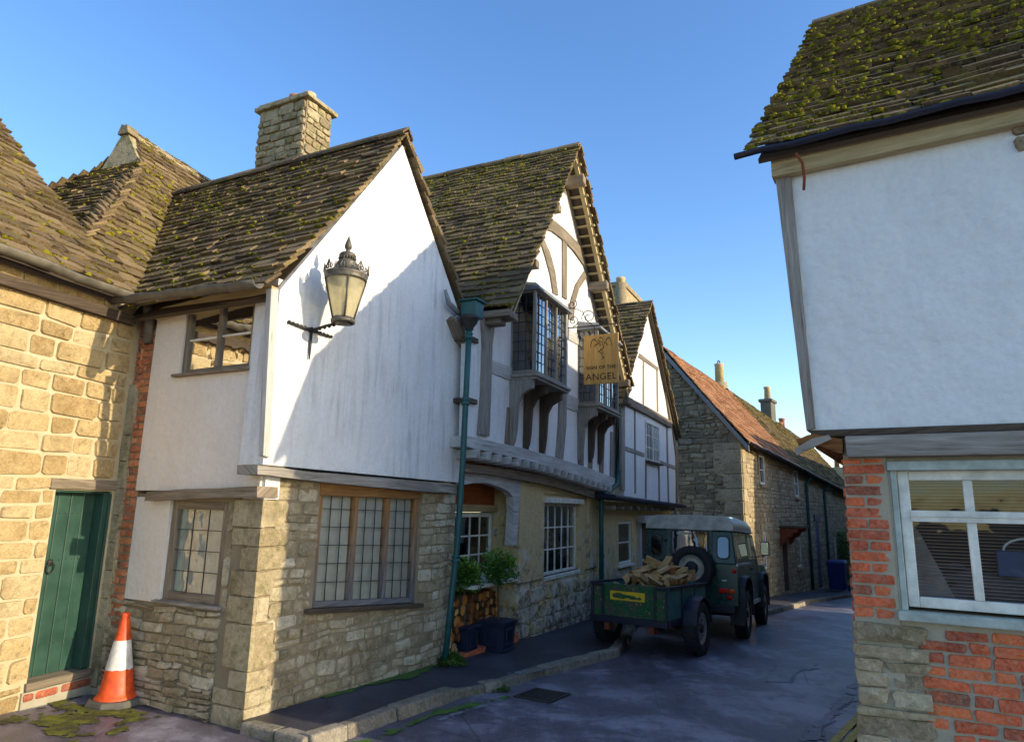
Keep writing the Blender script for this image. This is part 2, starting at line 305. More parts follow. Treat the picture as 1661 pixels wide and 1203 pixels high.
def leafm():
    m = NM('bay_leaf', .35, 0, .5); m.col(m.ramp(m.attr(), [(0, (.016, .06, .006)), (.55, (.06, .16, .014)), (1, (.22, .36, .04))])); return m.m
MT['leaf'] = leafm()
def glass(name, tint=(.75, .8, .82), refl=.10, rough=.02, wob=.3):
    m = NM(name); t = m.n.new('ShaderNodeBsdfTransparent'); t.inputs[0].default_value = (*tint, 1); g = m.n.new('ShaderNodeBsdfGlossy'); g.inputs['Roughness'].default_value = rough
    f = m.n.new('ShaderNodeFresnel'); f.inputs[0].default_value = 1.5 if refl > .02 else 1.22; k = m.math('ADD', m.math('MULTIPLY', f.outputs[0], 1.3), refl, True)
    b = m.n.new('ShaderNodeBump'); b.inputs['Strength'].default_value = wob; b.inputs['Distance'].default_value = .02; m.l.new(m.noise(4, 2), b.inputs['Height']); m.l.new(b.outputs[0], g.inputs['Normal'])
    x = m.n.new('ShaderNodeMixShader'); m.l.new(k, x.inputs[0]); m.l.new(t.outputs[0], x.inputs[1]); m.l.new(g.outputs[0], x.inputs[2]); m.l.new(x.outputs[0], m.n['Material Output'].inputs[0]); return m.m
MT['glass'] = glass('window_glass'); MT['glassc'] = glass('old_leaded_glass', (.92, .93, .90), .01, wob=.6); MT['glasse'] = glass('shop_glass', (.8, .8, .8), .03, wob=.15); MT['carglass'] = glass('car_glass', (.12, .16, .17), .16, wob=.03); MT['glassr'] = glass('bright_reflecting_glass', (.5, .55, .6), .35, wob=.18); MT['glassd'] = glass('dark_glass', (.12, .14, .16), .12)
def lampglass():
    m = NM('amber_lamp_glass'); t = m.n.new('ShaderNodeBsdfTransparent'); t.inputs[0].default_value = (.90, .82, .60, 1); d = m.n.new('ShaderNodeBsdfTranslucent'); d.inputs[0].default_value = (.92, .84, .58, 1)
    p = m.n.new('ShaderNodeBsdfPrincipled'); p.inputs['Base Color'].default_value = (.78, .70, .46, 1); p.inputs['Roughness'].default_value = .25
    x = m.n.new('ShaderNodeMixShader'); y = m.n.new('ShaderNodeMixShader'); x.inputs[0].default_value = .5; m.l.new(m.ramp(m.noise(9, 4), [(.3, .55), (.7, .85)]), y.inputs[0])
    m.l.new(d.outputs[0], x.inputs[1]); m.l.new(p.outputs[0], x.inputs[2]); m.l.new(t.outputs[0], y.inputs[1]); m.l.new(x.outputs[0], y.inputs[2]); m.l.new(y.outputs[0], m.n['Material Output'].inputs[0]); return m.m
MT['lampglass'] = lampglass()
def road(name, c0, c1, c2, rl, rh, cracks=True):
    m = NM(name, .5, 0, .5); n = m.noise(.45, 8, rough=.66, dist=1.0); f = m.noise(95, 4, rough=.85); k = m.noise(4.5, 8, rough=.75); st = m.noise(1.0, 6, m.map(m.obj, (1.6, .35, 1), rot=(0, 0, R_(28))), rough=.65)
    t = m.math('ADD', m.math('ADD', m.math('MULTIPLY', n, .45), m.math('MULTIPLY', k, .25)), m.math('MULTIPLY', st, .30))
    c = m.ramp(t, [(.40, c0), (.49, c1), (.535, tuple((a + b) / 2 for a, b in zip(c1, c2))), (.60, c2)]); c = m.mix(m.ramp(f, [(.50, 0.), (.66, .55)]), c, tuple(min(.5, x * 3.0) for x in c1)); c = m.mix(m.ramp(f, [(.34, .6), (.46, 0.)]), c, tuple(x * .35 for x in c0))
    if cracks: c = m.mix(m.ramp(m.voro(.55, m.map(m.obj, (1, 1, 0)), 'DISTANCE_TO_EDGE'), [(.0, .55), (.004, 0.)]), c, (.012, .012, .014))
    m.col(c); m.rough(m.ramp(t, [(.42, rl), (.60, rh)])); m.bump(f, .9, .008); m.bump(k, .5, .03); return m.m
MT['road'] = road('wet_asphalt', (.040, .034, .046), (.115, .105, .135), (.38, .37, .43), .30, .55); MT['pave'] = road('dark_pavement_asphalt', (.016, .015, .020), (.036, .033, .042), (.085, .08, .09), .5, .8, False)
MT['patch'] = road('pale_repair_asphalt', (.11, .115, .14), (.18, .185, .22), (.30, .305, .35), .5, .7, False); MT['ground'] = road('ground_asphalt', (.03, .028, .02), (.055, .05, .035), (.09, .08, .055), .6, .9, False)
def mossgnd():
    m = NM('mossy_ground', .9, 0, .2); n = m.noise(5, 7, rough=.75); c = m.ramp(n, [(.40, (.05, .043, .03)), (.5, (.085, .09, .02)), (.62, (.17, .18, .025))]); c = m.mix(m.ramp(m.noise(90, 3), [(.6, 0.), (.7, .8)]), c, (.3, .27, .2)); m.col(c); m.bump(m.noise(60, 5, rough=.8), .9, .02); return m.m
MT['mossg'] = mossgnd(); MT['yline'] = simple('worn_yellow_line', (.52, .42, .10), .8, var=.4, sc_=20); MT['kerb'] = stone_mat('kerb_stone', [(.1, (.13, .11, .09)), (.6, (.26, .23, .19)), (.95, (.36, .32, .27))], moss=.35, b1=.8)

# ------------------------------------------------------------------ stone, slate and wall makers
def intervals(a, b, cuts):
    out = [(a, b)]
    for c, d in cuts:
        nx = []
        for p, q in out:
            if d <= p or c >= q: nx.append((p, q)); continue
            if c > p: nx.append((p, c))
            if d < q: nx.append((d, q))
        out = nx
    return out
def stones(mb, F, u0, u1, z0, z1, ch, cw, gap=.012, depth=.03, jit=.008, holes=(), inside=None, w=0, rnd=.22, warp=0, seed=1, tilt=0, bond=None):
    g = random.Random(seed); zs = sorted({z for h in holes for z in (h[2], h[3]) if z0 < z < z1} | {z1}); z = z0; row = 0
    while z < z1 - .01:
        h = g.uniform(*ch); nb = [q for q in zs if q > z + 1e-6][0]
        if z + h * 1.45 > nb: h = nb - z
        zc = z + h / 2; row += 1
        for a, b in intervals(u0, u1, [(q[0], q[1]) for q in holes if q[2] < zc < q[3]]):
            u = a
            if bond: first = bond * (.5 if row % 2 else 1.0)
            k = 0
            while u < b - .005:
                ww = (first if k == 0 else bond * (1 if g.random() < .8 else .5)) if bond else g.uniform(*cw) * (1 if h < ch[1] * .8 else 1.2)
                if u + ww > b - (cw[0] * .6): ww = b - u
                k += 1; c = u + ww / 2
                if inside is None or inside(c, zc): one_stone(mb, F, u + gap / 2, u + ww - gap / 2, z + gap / 2, z + h - gap / 2, w, depth * g.uniform(.5, 1.3), jit, rnd, warp, g, tilt)
                u += ww
        z += h
def one_stone(mb, F, a, b, c, d, w, dep, jit, rnd, warp, g, tilt=0):
    if b - a < .012 or d - c < .012: return
    k = min(b - a, d - c) * rnd; J = lambda: (g.random() - .5) * 2 * jit
    q = [(a + k, c), (b - k, c), (b, c + k), (b, d - k), (b - k, d), (a + k, d), (a, d - k), (a, c + k)]
    cx, cz = (a + b) / 2, (c + d) / 2; out = []; inn = []; ins = min(.009, k * .5 + .003)
    for x, z in q:
        x += J(); z += J()
        if warp:
            n1 = mnoise.noise(V((x * 2.3, z * 2.3, 3.1))) * warp; n2 = mnoise.noise(V((x * 2.6, z * 2.6, 9.7))) * warp; x += n1; z += n2
        out.append(F.P(x, z, w - .004)); sx = (x - cx); sz = (z - cz); L = math.hypot(sx, sz) or 1
        inn.append(F.P(x - sx / L * ins, z - sz / L * ins, w + dep + J() * .6))
    i = 8; vs = out + inn + [F.P(cx + J() + (warp and mnoise.noise(V((cx * 2.3, cz * 2.3, 3.1))) * warp), cz + J(), w + dep * 1.25 + J())]
    fs = [(j, (j + 1) % 8, 8 + (j + 1) % 8, 8 + j) for j in range(8)] + [(8 + j, 8 + (j + 1) % 8, 16) for j in range(8)]
    mb.mesh(vs, fs, g.random(), False)
def slab(mb, F, u0, u1, z0, z1, w0, w1, holes=()):
    us = sorted({u0, u1} | {x for h in holes for x in h[:2] if u0 < x < u1})
    for a, b in zip(us, us[1:]):
        for c, d in intervals(z0, z1, [(h[2], h[3]) for h in holes if h[0] < (a + b) / 2 < h[1]]): mb.fbox(F, a, b, c, d, w0, w1, .5)
def roof(name, parent, p0, p1, poly, mat, wid=(.14, .32), expo=.13, thick=.028, moss=.25, deck=.035, seed=3, sag=0.0, mosstop=0, decksep=True):
    """p0,p1 eave ends (3D); poly: 3D outline of the slope. Slates as small separate shells in one mesh."""
    g = random.Random(seed); e = (p1 - p0).normalized(); q = max(poly, key=lambda p: (p - p0).cross(e).length); n = e.cross(q - p0).normalized()
    if n.z < 0: n = -n
    s = n.cross(e).normalized()
    if s.z < 0: s = -s
    o = p0; L = [((p - o).dot(e), (p - o).dot(s)) for p in poly]; vmax = max(v for _, v in L); vmin = min(v for _, v in L)
    def W(a, v, h):
        if sag: h -= sag * math.sin(max(0, min(1, (v - vmin) / (vmax - vmin))) * math.pi) + .018 * mnoise.noise(V((a * .9, v * .9, seed)))
        return o + e * a + s * v + n * h
    def span(v):
        xs = []
        for i in range(len(L)):
            (a, b), (c, d) = L[i], L[(i + 1) % len(L)]
            if (b <= v < d) or (d <= v < b): xs.append(a + (c - a) * (v - b) / (d - b))
        return (min(xs), max(xs)) if len(xs) > 1 else None
    mb = MB(); mm = MB(); v = vmin
    while v < vmax - .02:
        t = (v - vmin) / (vmax - vmin); ex = expo * (1.15 - .4 * t); sp = span(min(v + ex * .5, vmax - .01)); 
        if sp:
            a = sp[0] + g.uniform(-.03, .01)
            drift = mnoise.noise(V((v * 3, seed, 1))) * .01
            while a < sp[1] - .03:
                ww = g.uniform(*wid) * (1.1 - .35 * t)
                if a + ww > sp[1] - .06: ww = sp[1] - a + g.uniform(-.01, .03)
                tk = thick * g.uniform(.6, 1.35); lo = v + g.uniform(-.018, .014) + drift + .012 * mnoise.noise(V((a * 1.5, v, 5))); hi = min(v + ex * 1.5, vmax); r1 = g.uniform(-.008, .008); lift = g.uniform(0, .012)
                b0 = a + g.uniform(0, .006); b1 = a + ww - g.uniform(0, .006); mid = (b0 + b1) / 2
                P = [W(b0, lo + r1 + g.uniform(0, .012), .012 + lift), W(mid, lo - g.uniform(-.004, .008), .012 + lift), W(b1, lo - r1 + g.uniform(0, .012), .012 + lift), W(b1, hi, -.012), W(b0, hi, -.012)]
                T = [W(b0, lo + r1 + g.uniform(0, .012), .012 + lift + tk), W(mid, lo - g.uniform(-.004, .008), .014 + lift + tk), W(b1, lo - r1 + g.uniform(0, .012), .012 + lift + tk), W(b1, hi, tk * .4), W(b0, hi, tk * .4)]
                mb.mesh(P + T, [(5, 6, 7, 8, 9), (0, 1, 6, 5), (1, 2, 7, 6), (2, 3, 8, 7), (4, 0, 5, 9), (0, 4, 3, 2, 1)], g.random(), False)
                mk = moss * (1 + mosstop * max(0, t - .75) * 4) * max(0, 1 + 2.2 * mnoise.noise(V((a * 1.1, v * 1.1, seed * 2.0))))
                c = b0
                while c < b1:
                    if g.random() < mk:
                        rr = g.uniform(.006, .021) * (1.5 if g.random() < .12 else 1); el_ = g.uniform(1.0, 2.6); cc = W(c, lo + g.uniform(-.012, .02), .012 + lift + tk * g.uniform(.4, 1)); vs = [cc + n * rr * g.uniform(.5, .95)]; ns = 6
                        for ring, (fr, fh) in enumerate(((.6, .5), (1, 0))):
                            for k in range(ns):
                                th = 6.283 * (k + ring * .5) / ns; jj = g.uniform(.6, 1.35); vs.append(cc + e * math.cos(th) * rr * fr * jj * el_ + s * math.sin(th) * rr * fr * jj * .8 + n * (rr * fh - (ring * .012)))
                        fs = [(0, 1 + k, 1 + (k + 1) % ns) for k in range(ns)] + [(1 + k, 7 + k, 7 + (k + 1) % ns, 1 + (k + 1) % ns) for k in range(ns)]
                        mm.mesh(vs, fs, g.random(), True)
                    c += .028
                a += ww
        v += ex
    cx_ = sum(a for a, _ in L) / len(L); amin, amax = min(a for a, _ in L), max(a for a, _ in L); L = [(a + (.07 if a < cx_ else -.07), v) for a, v in L]
    dk = MB(); N = len(poly); dh = -.03 - (sag + .02 if sag else 0); ins = [o + e * a + s * v + n * dh for a, v in L]; low = [o + e * a + s * v + n * (dh - deck) for a, v in L]
    dk.face(ins, r=.2); dk.face(low[::-1], r=.2)
    for i in range(N): dk.face([ins[i], ins[(i + 1) % N], low[(i + 1) % N], low[i]], r=.2)
    ob = mb.build(name, mat, parent, recalc=False)
    dk.build('roof_deck', MT['dark_oak'], ob)
    if mm.f:
        m_ = mm.build('moss', MT['moss'], ob, recalc=False); m_['kind'] = 'stuff'
    return ob
def ridge(parent, a, b, mat, rad=.10, seg=.42, drop=.10, moss=True):
    mb = MB(); d = (b - a); L = d.length; d = d / L; s = d.cross(V((0, 0, 1))).normalized(); k = 0; u = 0
    while u < L:
        l = min(seg * rng.uniform(.85, 1.15), L - u + .02); z = V((0, 0, rng.uniform(-.008, .012)));
        for sd in (-1, 1):
            p = a + d * u + z; q = a + d * (u + l - .012) + z
            P = [p, q, q + s * sd * rad - V((0, 0, drop)), p + s * sd * rad - V((0, 0, drop))]; up = V((0, 0, .035))
            mb.hexa([x for x in P] + [x + up for x in P], rng.random())
        u += l
    return mb.build('ridge_stones', mat, parent)
def window(parent, F, rect, lights=1, panes=(2, 3), frame='cream', fw=.05, mull=.045, w=-.06, dep=.06, bars='cream', bw=.016, glass_='glass', curtain=None, sill=None, sillmat=None, back=.35, name='window', top_split=None, ledge=.05, curt_cover=1.0):
    u0, u1, z0, z1 = rect; mb = MB()
    mb.fbox(F, u0, u0 + fw, z0, z1, w - dep, w); mb.fbox(F, u1 - fw, u1, z0, z1, w - dep, w); mb.fbox(F, u0 + fw, u1 - fw, z0, z0 + fw, w - dep, w - .001); mb.fbox(F, u0 + fw, u1 - fw, z1 - fw, z1, w - dep, w - .001)
    iw = (u1 - u0 - 2 * fw - (lights - 1) * mull) / lights; fr = None; L = []
    for i in range(lights):
        a = u0 + fw + i * (iw + mull); L.append((a, a + iw))
        if i: mb.fbox(F, a - mull, a, z0 + fw, z1 - fw, w - dep, w - .002)
    ob = mb.build(name, MT[frame], parent, bevel=.006)
    gb = MB(); gl = MB()
    bd0, bd1 = (dep * .7, dep * .3) if bw > .012 else (dep * .5 + .002, dep * .5 - .006)
    if bw <= .012: bw = .0065
    for a, b in L:
        c, d = z0 + fw, z1 - fw
        for k in range(1, panes[0]): x = a + (b - a) * k / panes[0]; gb.fbox(F, x - bw / 2, x + bw / 2, c, d, w - bd0, w - bd1)
        for k in range(1, panes[1]):
            z = c + (d - c) * (k / panes[1] if top_split is None else (top_split if k == 1 else k / panes[1])); gb.fbox(F, a, b, z - bw / 2, z + bw / 2, w - bd0 - .0005, w - bd1 + .0005)
        q = [F.P(a, c, w - dep * .5), F.P(b, c, w - dep * .5), F.P(b, d, w - dep * .5), F.P(a, d, w - dep * .5)]
        gl.face(q)
    if gb.f: gb.build('glazing_bars', MT[bars], ob)
    gl.build('pane', MT[glass_], ob, recalc=False)
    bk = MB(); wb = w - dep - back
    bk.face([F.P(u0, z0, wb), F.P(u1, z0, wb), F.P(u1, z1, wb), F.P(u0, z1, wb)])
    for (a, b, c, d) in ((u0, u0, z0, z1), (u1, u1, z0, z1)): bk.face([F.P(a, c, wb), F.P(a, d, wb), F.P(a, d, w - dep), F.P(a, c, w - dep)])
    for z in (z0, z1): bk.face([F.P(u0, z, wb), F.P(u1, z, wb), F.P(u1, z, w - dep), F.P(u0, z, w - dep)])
    bk.build('room_recess', MT['darkroom'], ob, recalc=False)  # shallow box coloured dark to stand for the unlit room
    if curtain:
        cb = MB(); n = 48; wc = w - dep * .5 - .03; am = .35 if curt_cover >= 1 else 1; pts = []
        for i in range(n + 1):
            t = i / n; u = u0 + (u1 - u0) * t
            pts.append((u, wc + am * (.006 * math.sin(t * 44) + .004 * math.sin(t * 19 + 1))))
        for i in range(n):
            t = i / n
            if curt_cover < 1 and not (t < curt_cover / 2 or t > 1 - curt_cover / 2): continue
            (a, p), (b, q) = pts[i], pts[i + 1]; cb.mesh([F.P(a, z0, p), F.P(b, z0, q), F.P(b, z1, q), F.P(a, z1, p)], [(0, 1, 2, 3)], .5, True)
        cb.build('curtain', MT[curtain], ob, recalc=False)
    if sill:
        sb = MB(); sb.fbox(F, u0 - ledge, u1 + ledge, z0 - sill, z0 - .002, w - dep, max(w, 0) + .07, jit=.004); sb.build('sill', MT[sillmat or frame], ob, bevel=.006)
    return ob
def pipe(parent, pts, r=.036, mat='pipe', name='downpipe', collars=()):
    mb = MB(); mb.tube(pts, r, 12)
    o = mb.build(name, MT[mat], parent); 
    if collars:
        for p in collars:
          c = MB(); c.lathe(V(p) - V((0, 0, .035)), [(r, 0), (r + .014, 0), (r + .014, .025), (r + .006, .03), (r + .006, .05), (r + .014, .055), (r + .014, .075), (r, .075)], 14)
          c.build('collar', MT[mat], o)
    return o
def gutter_half(parent, a, b, r=.055, mat='gutter', name='gutter'):
    mb = MB(); d = (b - a).normalized(); s = d.cross(V((0, 0, 1))).normalized(); vs = []; n = 10; K = 14
    for i in range(K + 1):
        p = a.lerp(b, i / K) + V((0, 0, .008 * math.sin(i * 2.1)))
        for rr in (r, r - .008):
            for k in range(n + 1): th = math.pi * k / n; vs.append(p + s * math.cos(th) * rr - V((0, 0, 1)) * math.sin(th) * rr)
    m = 2 * (n + 1); fs = []
    for i in range(K):
        for k in range(n): fs.append((i * m + k, i * m + k + 1, (i + 1) * m + k + 1, (i + 1) * m + k)); fs.append((i * m + n + 1 + k, (i + 1) * m + n + 1 + k, (i + 1) * m + n + 2 + k, i * m + n + 2 + k))
        for k in (0, n): fs.append((i * m + k, (i + 1) * m + k, (i + 1) * m + n + 1 + k, i * m + n + 1 + k))
    for i in (0, K):
        for k in range(n): fs.append((i * m + k, i * m + k + 1, i * m + n + 2 + k, i * m + n + 1 + k))
    mb.mesh(vs, fs, .5, True); o = mb.build(name, MT[mat], parent)
    return o

def meet(A, B):
    det = A.U.x * (-B.U.y) + A.U.y * B.U.x; d = B.O - A.O
    a = (d.x * (-B.U.y) + d.y * B.U.x) / det; b = (A.U.x * d.y - A.U.y * d.x) / det; return a, b
# ------------------------------------------------------------------ wall planes
Ac = G(395, 1164)
AG = Fac(Ac, 26.5); AL = Fac(Ac, -62, True); FF = Fac(G(75, 1125), 18); BL = Fac(G(725, 1072), 25)
CB = Fac(G(978, 1000), 26); Dc = G(1213, 974); DF = Fac(Dc, 35); DG = Fac(Dc, -56, True); EF = Fac((2.25, 4.5), -59, True)
fu, au = meet(FF, AL)
UP = V((0, 0, 1))

# ------------------------------------------------------------------ ground, road, pavement, kerb
def sheet(name, pts, h, mat, kind='structure', step=.35, z=None):
    """flat sheet following the slope of the street, filled from an outline"""
    bm = bmesh.new(); vs = [bm.verts.new((p[0], p[1], 0)) for p in pts]; f = bm.faces.new(vs); bmesh.ops.triangulate(bm, faces=[f]); bmesh.ops.subdivide_edges(bm, edges=bm.edges[:], cuts=3, use_grid_fill=True)
    for v in bm.verts: v.co.z = gz(v.co.x, v.co.y) + h
    bmesh.ops.recalc_face_normals(bm, faces=bm.faces)
    me = bpy.data.meshes.new(name); bm.to_mesh(me); bm.free(); me.materials.append(MT[mat]); o = bpy.data.objects.new(name, me); COL.objects.link(o); o['kind'] = kind; return o
mb = MB(); N = 60; S0 = 260
xs = [-S0 + 2 * S0 * i / N for i in range(N + 1)] + [-12 + k for k in range(1, 40)]; ys = [-S0 + 2 * S0 * i / N for i in range(N + 1)] + [-8 + k * 1.3 for k in range(1, 50)]
xs = sorted(set(round(x, 2) for x in xs)); ys = sorted(set(round(y, 2) for y in ys)); W_ = len(xs)
mb.mesh([V((x, y, gz(x, y) - .10)) for y in ys for x in xs], [(j * W_ + i, j * W_ + i + 1, (j + 1) * W_ + i + 1, (j + 1) * W_ + i) for j in range(len(ys) - 1) for i in range(W_ - 1)], .5, True)
mb.build('ground', MT['ground'], kind='structure', recalc=False)
RH = -.075
kerb_px = [(452, 1183), (500, 1197), (560, 1180), (640, 1150), (735, 1119), (810, 1104), (880, 1083), (1000, 1054)]
kl = [G(*p) for p in kerb_px] + [V((1.80, 10.8, 0)), V((2.25, 12.6, 0)), V((3.0, 14.4, 0)), V((3.9, 15.7, 0)), V((4.9, 16.0, 0))] + [G(*p) for p in [(1243, 991), (1272, 985), (1311, 974), (1383, 961)]]
kl.insert(0, G(395, 1170))
dd = (kl[-1] - kl[-2]).normalized(); kl += [kl[-1] + dd * 8, kl[-1] + dd * 30]
for p in kl: p.z = gz(p.x, p.y)
road_r = [EF.P(.08, 0, .1), EF.P(-6, 0, .1)]
rl_ = [V((-14, 1.0, 0)), V((-5.2, 4.6, 0)), V((-4.3, 5.4, 0)), V((-2.6, 5.2, 0))]
west = kl[0] + V((-.3, .3, 0))
sheet('road', [V((-14, -9, 0)), V((14, -9, 0)), EF.P(-14, 0, -.5), EF.P(.3, 0, -.5), EF.P(.3, 0, -10), V((15.5, 19, 0)), V((22, 28, 0)), V((30, 44, 0)), kl[-1] + V((-1, 1, 0)), kl[-2] + V((-.4, .6, 0)), V((6, 19, 0)), V((1.5, 13, 0)), V((-1, 8.2, 0)), west + V((.3, 0, 0)), V((-4.2, 8.2, 0)), V((-6, 7, 0)), V((-14, 4, 0))], RH, 'road')
pav = kl[:] + [kl[-1] + V((-4, 3, 0)), DF.P(18, 0, -.3), DF.P(-.2, 0, -.3), CB.P(6, 0, -.6), CB.P(0, 0, -.9), BL.P(6.1, 0, -.9), BL.P(0, 0, -1.4), AG.P(.05, 0, -.15)]
sheet('pavement', pav, 0.0, 'pave')
# kerb stones along the pavement edge, one continuous kerb
mb = MB(); g = random.Random(4)
for a, b in zip(kl[:-1], kl[1:]):
    d = V((b.x - a.x, b.y - a.y, 0)); L = d.length; d.normalize(); s = V((d.y, -d.x, 0)); u = 0
    if L > 20: continue
    while u < L - .02:
        l = min(g.uniform(.42, .8), L - u)
        if L - u - l < .2: l = L - u
        q = []
        hz = g.uniform(-.012, .02); o = g.uniform(-.015, .02)
        for z in (-.16, .012 + hz):
            for (x, y) in ((u + .006, -.10), (u + l - .006, -.10), (u + l - .006, .055 + o), (u + .006, .055 + o)):
                p = a + d * x + s * (y - (.02 if z > 0 and y > 0 else 0) + g.uniform(-.008, .008)); q.append(V((p.x, p.y, gz(p.x, p.y) + z + g.uniform(-.006, .006))))
        mb.hexa(q); u += l
mb.build('kerb', MT['kerb'], kind='structure', bevel=.018)
def ragged(name, pts, h, mat, cell=.035, thr=-.05, seed=0, kind='stuff', fray=.18):
    """patch with a frayed edge: many small cells kept where a noise says so"""
    P = [(p[0], p[1]) for p in pts]; x0, x1 = min(p[0] for p in P) - .3, max(p[0] for p in P) + .3; y0, y1 = min(p[1] for p in P) - .3, max(p[1] for p in P) + .3; mb = MB(); n = len(P)
    def sd(x, y):
        ins = False; dm = 9
        for i in range(n):
            (a, b), (c, d) = P[i], P[(i + 1) % n]
            if (b > y) != (d > y) and x < (c - a) * (y - b) / (d - b) + a: ins = not ins
            t = max(0, min(1, ((x - a) * (c - a) + (y - b) * (d - b)) / ((c - a) ** 2 + (d - b) ** 2 + 1e-9))); dm = min(dm, math.hypot(x - a - t * (c - a), y - b - t * (d - b)))
        return dm if ins else -dm
    nx, ny = int((x1 - x0) / cell), int((y1 - y0) / cell); keep = {}
    H = lambda x, y: V((x, y, gz(x, y) + h + .004 * mnoise.noise(V((x * 22, y * 22, 5)))))
    J = lambda i, j: (x0 + (i + .7 * mnoise.noise(V((i * .9, j * .9, 3)))) * cell, y0 + (j + .7 * mnoise.noise(V((i * .9, j * .9, 7)))) * cell)
    for i in range(nx):
        for j in range(ny):
            x, y = x0 + (i + .5) * cell, y0 + (j + .5) * cell; d = sd(x, y)
            if d < -.15: continue
            q = mnoise.noise(V((x * 4, y * 4, seed))) + .6 * mnoise.noise(V((x * 13, y * 13, seed + 5)))
            if q + min(d / fray, 1.2) > thr + .55: mb.face([H(*J(i, j)), H(*J(i + 1, j)), H(*J(i + 1, j + 1)), H(*J(i, j + 1))])
    return mb.build(name, MT[mat], kind=kind, recalc=False)
ragged('moss_carpet', [G(*p) for p in [(60, 1132), (150, 1108), (215, 1116), (245, 1140), (215, 1160), (120, 1178), (60, 1168), (10, 1150)]], RH + .008, 'mossg', seed=1, fray=.55, thr=-.35, cell=.018)
ragged('moss_verge', [G(*p) for p in [(515, 1126), (600, 1098), (700, 1072), (715, 1078), (660, 1100), (600, 1112), (530, 1132)]], .008, 'weed', cell=.028, seed=2, fray=.10, thr=-.55)
ragged('kerb_moss', [G(*p) for p in [(452, 1200), (600, 1180), (700, 1140), (830, 1112), (830, 1120), (700, 1150), (600, 1192), (470, 1210)]], RH + .008, 'weed', cell=.025, seed=3, fray=.08, thr=-.15)
ragged('repair_patch', [G(*p, RH) for p in [(1234, 1105), (1262, 1077), (1290, 1070), (1325, 1075), (1330, 1084), (1298, 1088), (1283, 1107)]], RH + .006, 'patch', cell=.05, seed=4, kind='structure', fray=.05, thr=-.3)
ragged('trench_patch', [G(*p, RH) for p in [(1290, 1203), (1340, 1150), (1375, 1120), (1389, 1092), (1392, 1130), (1370, 1155), (1330, 1203)]], RH + .006, 'patch', cell=.04, seed=5, kind='structure', fray=.08, thr=-.2)
ragged('kerb_patch', [G(*p, RH) for p in [(690, 1172), (780, 1135), (850, 1122), (845, 1130), (770, 1150), (700, 1180)]], RH + .006, 'patch', cell=.04, seed=6, kind='structure', fray=.1, thr=-.1)
ragged('doorstep_paving', [G(*p) for p in [(820, 1092), (880, 1078), (905, 1080), (850, 1094)]], .006, 'patch', cell=.04, seed=8, kind='structure', fray=.05, thr=-.3)
for k, (x0, y0, x1, y1) in enumerate([(1353, 1203, 1394, 1160), (1376, 1203, 1397, 1178)]):
    a, b = G(x0, y0, RH), G(x1, y1, RH); d = (b - a).normalized(); s = V((d.y, -d.x, 0)) * .035; a = a - d * 1.5
    sheet('yellow_line', [a - s, a + s, b + s + d * .6, b - s + d * .6], RH + .006, 'yline')
# road drain
t = thing('road_drain', 'rusty iron drain grating in the road beside the mossy kerb', 'drain', G(880, 1128, RH))
dc = G(880, 1128, RH); d = V((.5, .86, 0)).normalized(); s = V((d.y, -d.x, 0)); mb = MB(); fr = MB()
def gp(a, b, z): p = dc + d * a + s * b; return V((p.x, p.y, gz(p.x, p.y) + RH + z))
def gbox(m, a0, a1, b0, b1, z0, z1): m.hexa([gp(a0, b0, z0), gp(a1, b0, z0), gp(a1, b1, z0), gp(a0, b1, z0), gp(a0, b0, z1), gp(a1, b0, z1), gp(a1, b1, z1), gp(a0, b1, z1)])
for k in range(9): gbox(mb, -.20 + k * .047, -.178 + k * .047, -.16, .16, -.01, .012)
for a in ((-.24, -.21, -.2, .2), (.21, .24, -.2, .2), (-.21, .21, -.2, -.17), (-.21, .21, .17, .2)): gbox(fr, *a, -.01, .014)
mb.build('grate', MT['iron'], t); fr.build('frame', MT['iron'], t)

# ------------------------------------------------------------------ left stone cottage
T = thing('stone_cottage', 'honey coloured stone cottage with green plank door and mossy slate roof', 'house', FF.P(0, gz(*FF.O.xy) - .05, 0))
du0 = FF.px(67, 940)[0]; du1 = FF.px(161, 940)[0]; dz1 = FF.px(125, 795)[1]; dz0 = FF.px(90, 1094)[1]
hole = (du0, du1, dz0 - .02, dz1); ue = fu + .02
mb = MB(); stones(mb, FF, -3.2, .36, -.35, 3.42, (.11, .20), (.18, .44), .018, .028, .008, [hole, (du0 - .02, du1 + .01, dz1, dz1 + .11), (du0 - .04, du1 + .04, -.5, dz0)], seed=11, warp=.02, rnd=.13)
mb.mi = 1; slab(mb, FF, -3.2, ue + .3, -.5, 3.5, -.28, .010, [(du0, du1, -.5, dz1)])
mb.build('stone_wall', [MT['lime'], MT['mort']], T)
mb = MB(); ju = max(.38, du1 + .03)
stones(mb, FF, ju, ue, 2.55, 3.25, (.07, .07), (.1, .2), .009, .02, .003, seed=3, w=.10); mb.build('brick_pier', MT['brick'], T)
mb = MB(); stones(mb, FF, ju, ue, .95, 2.55, (.24, .42), (.3, .5), .01, .02, .006, seed=4, w=.10); stones(mb, FF, ju, ue, -.4, .95, (.07, .16), (.1, .3), .012, .03, .010, seed=5, w=.10, warp=.02)
for z in [-.4 + .25 * k for k in range(12)]: mb.fbox(FF, ju - .0, ue, z + .003, z + .244, -.05, .10, jit=.004)
mb.build('quoins', MT['quoin'], T)
mb = MB(); mb.fbox(FF, du0 - .07, du1 + .05, dz1 + .005, dz1 + .10, -.1, .035, jit=.006); mb.build('lintel', MT['brown_oak'], T, bevel=.006)
mb = MB(); mb.fbox(FF, du0 - .02, du1 + .02, dz0 - .075, dz0 - .005, -.12, .04, jit=.005); mb.build('threshold', MT['brown_oak'], T, bevel=.006)
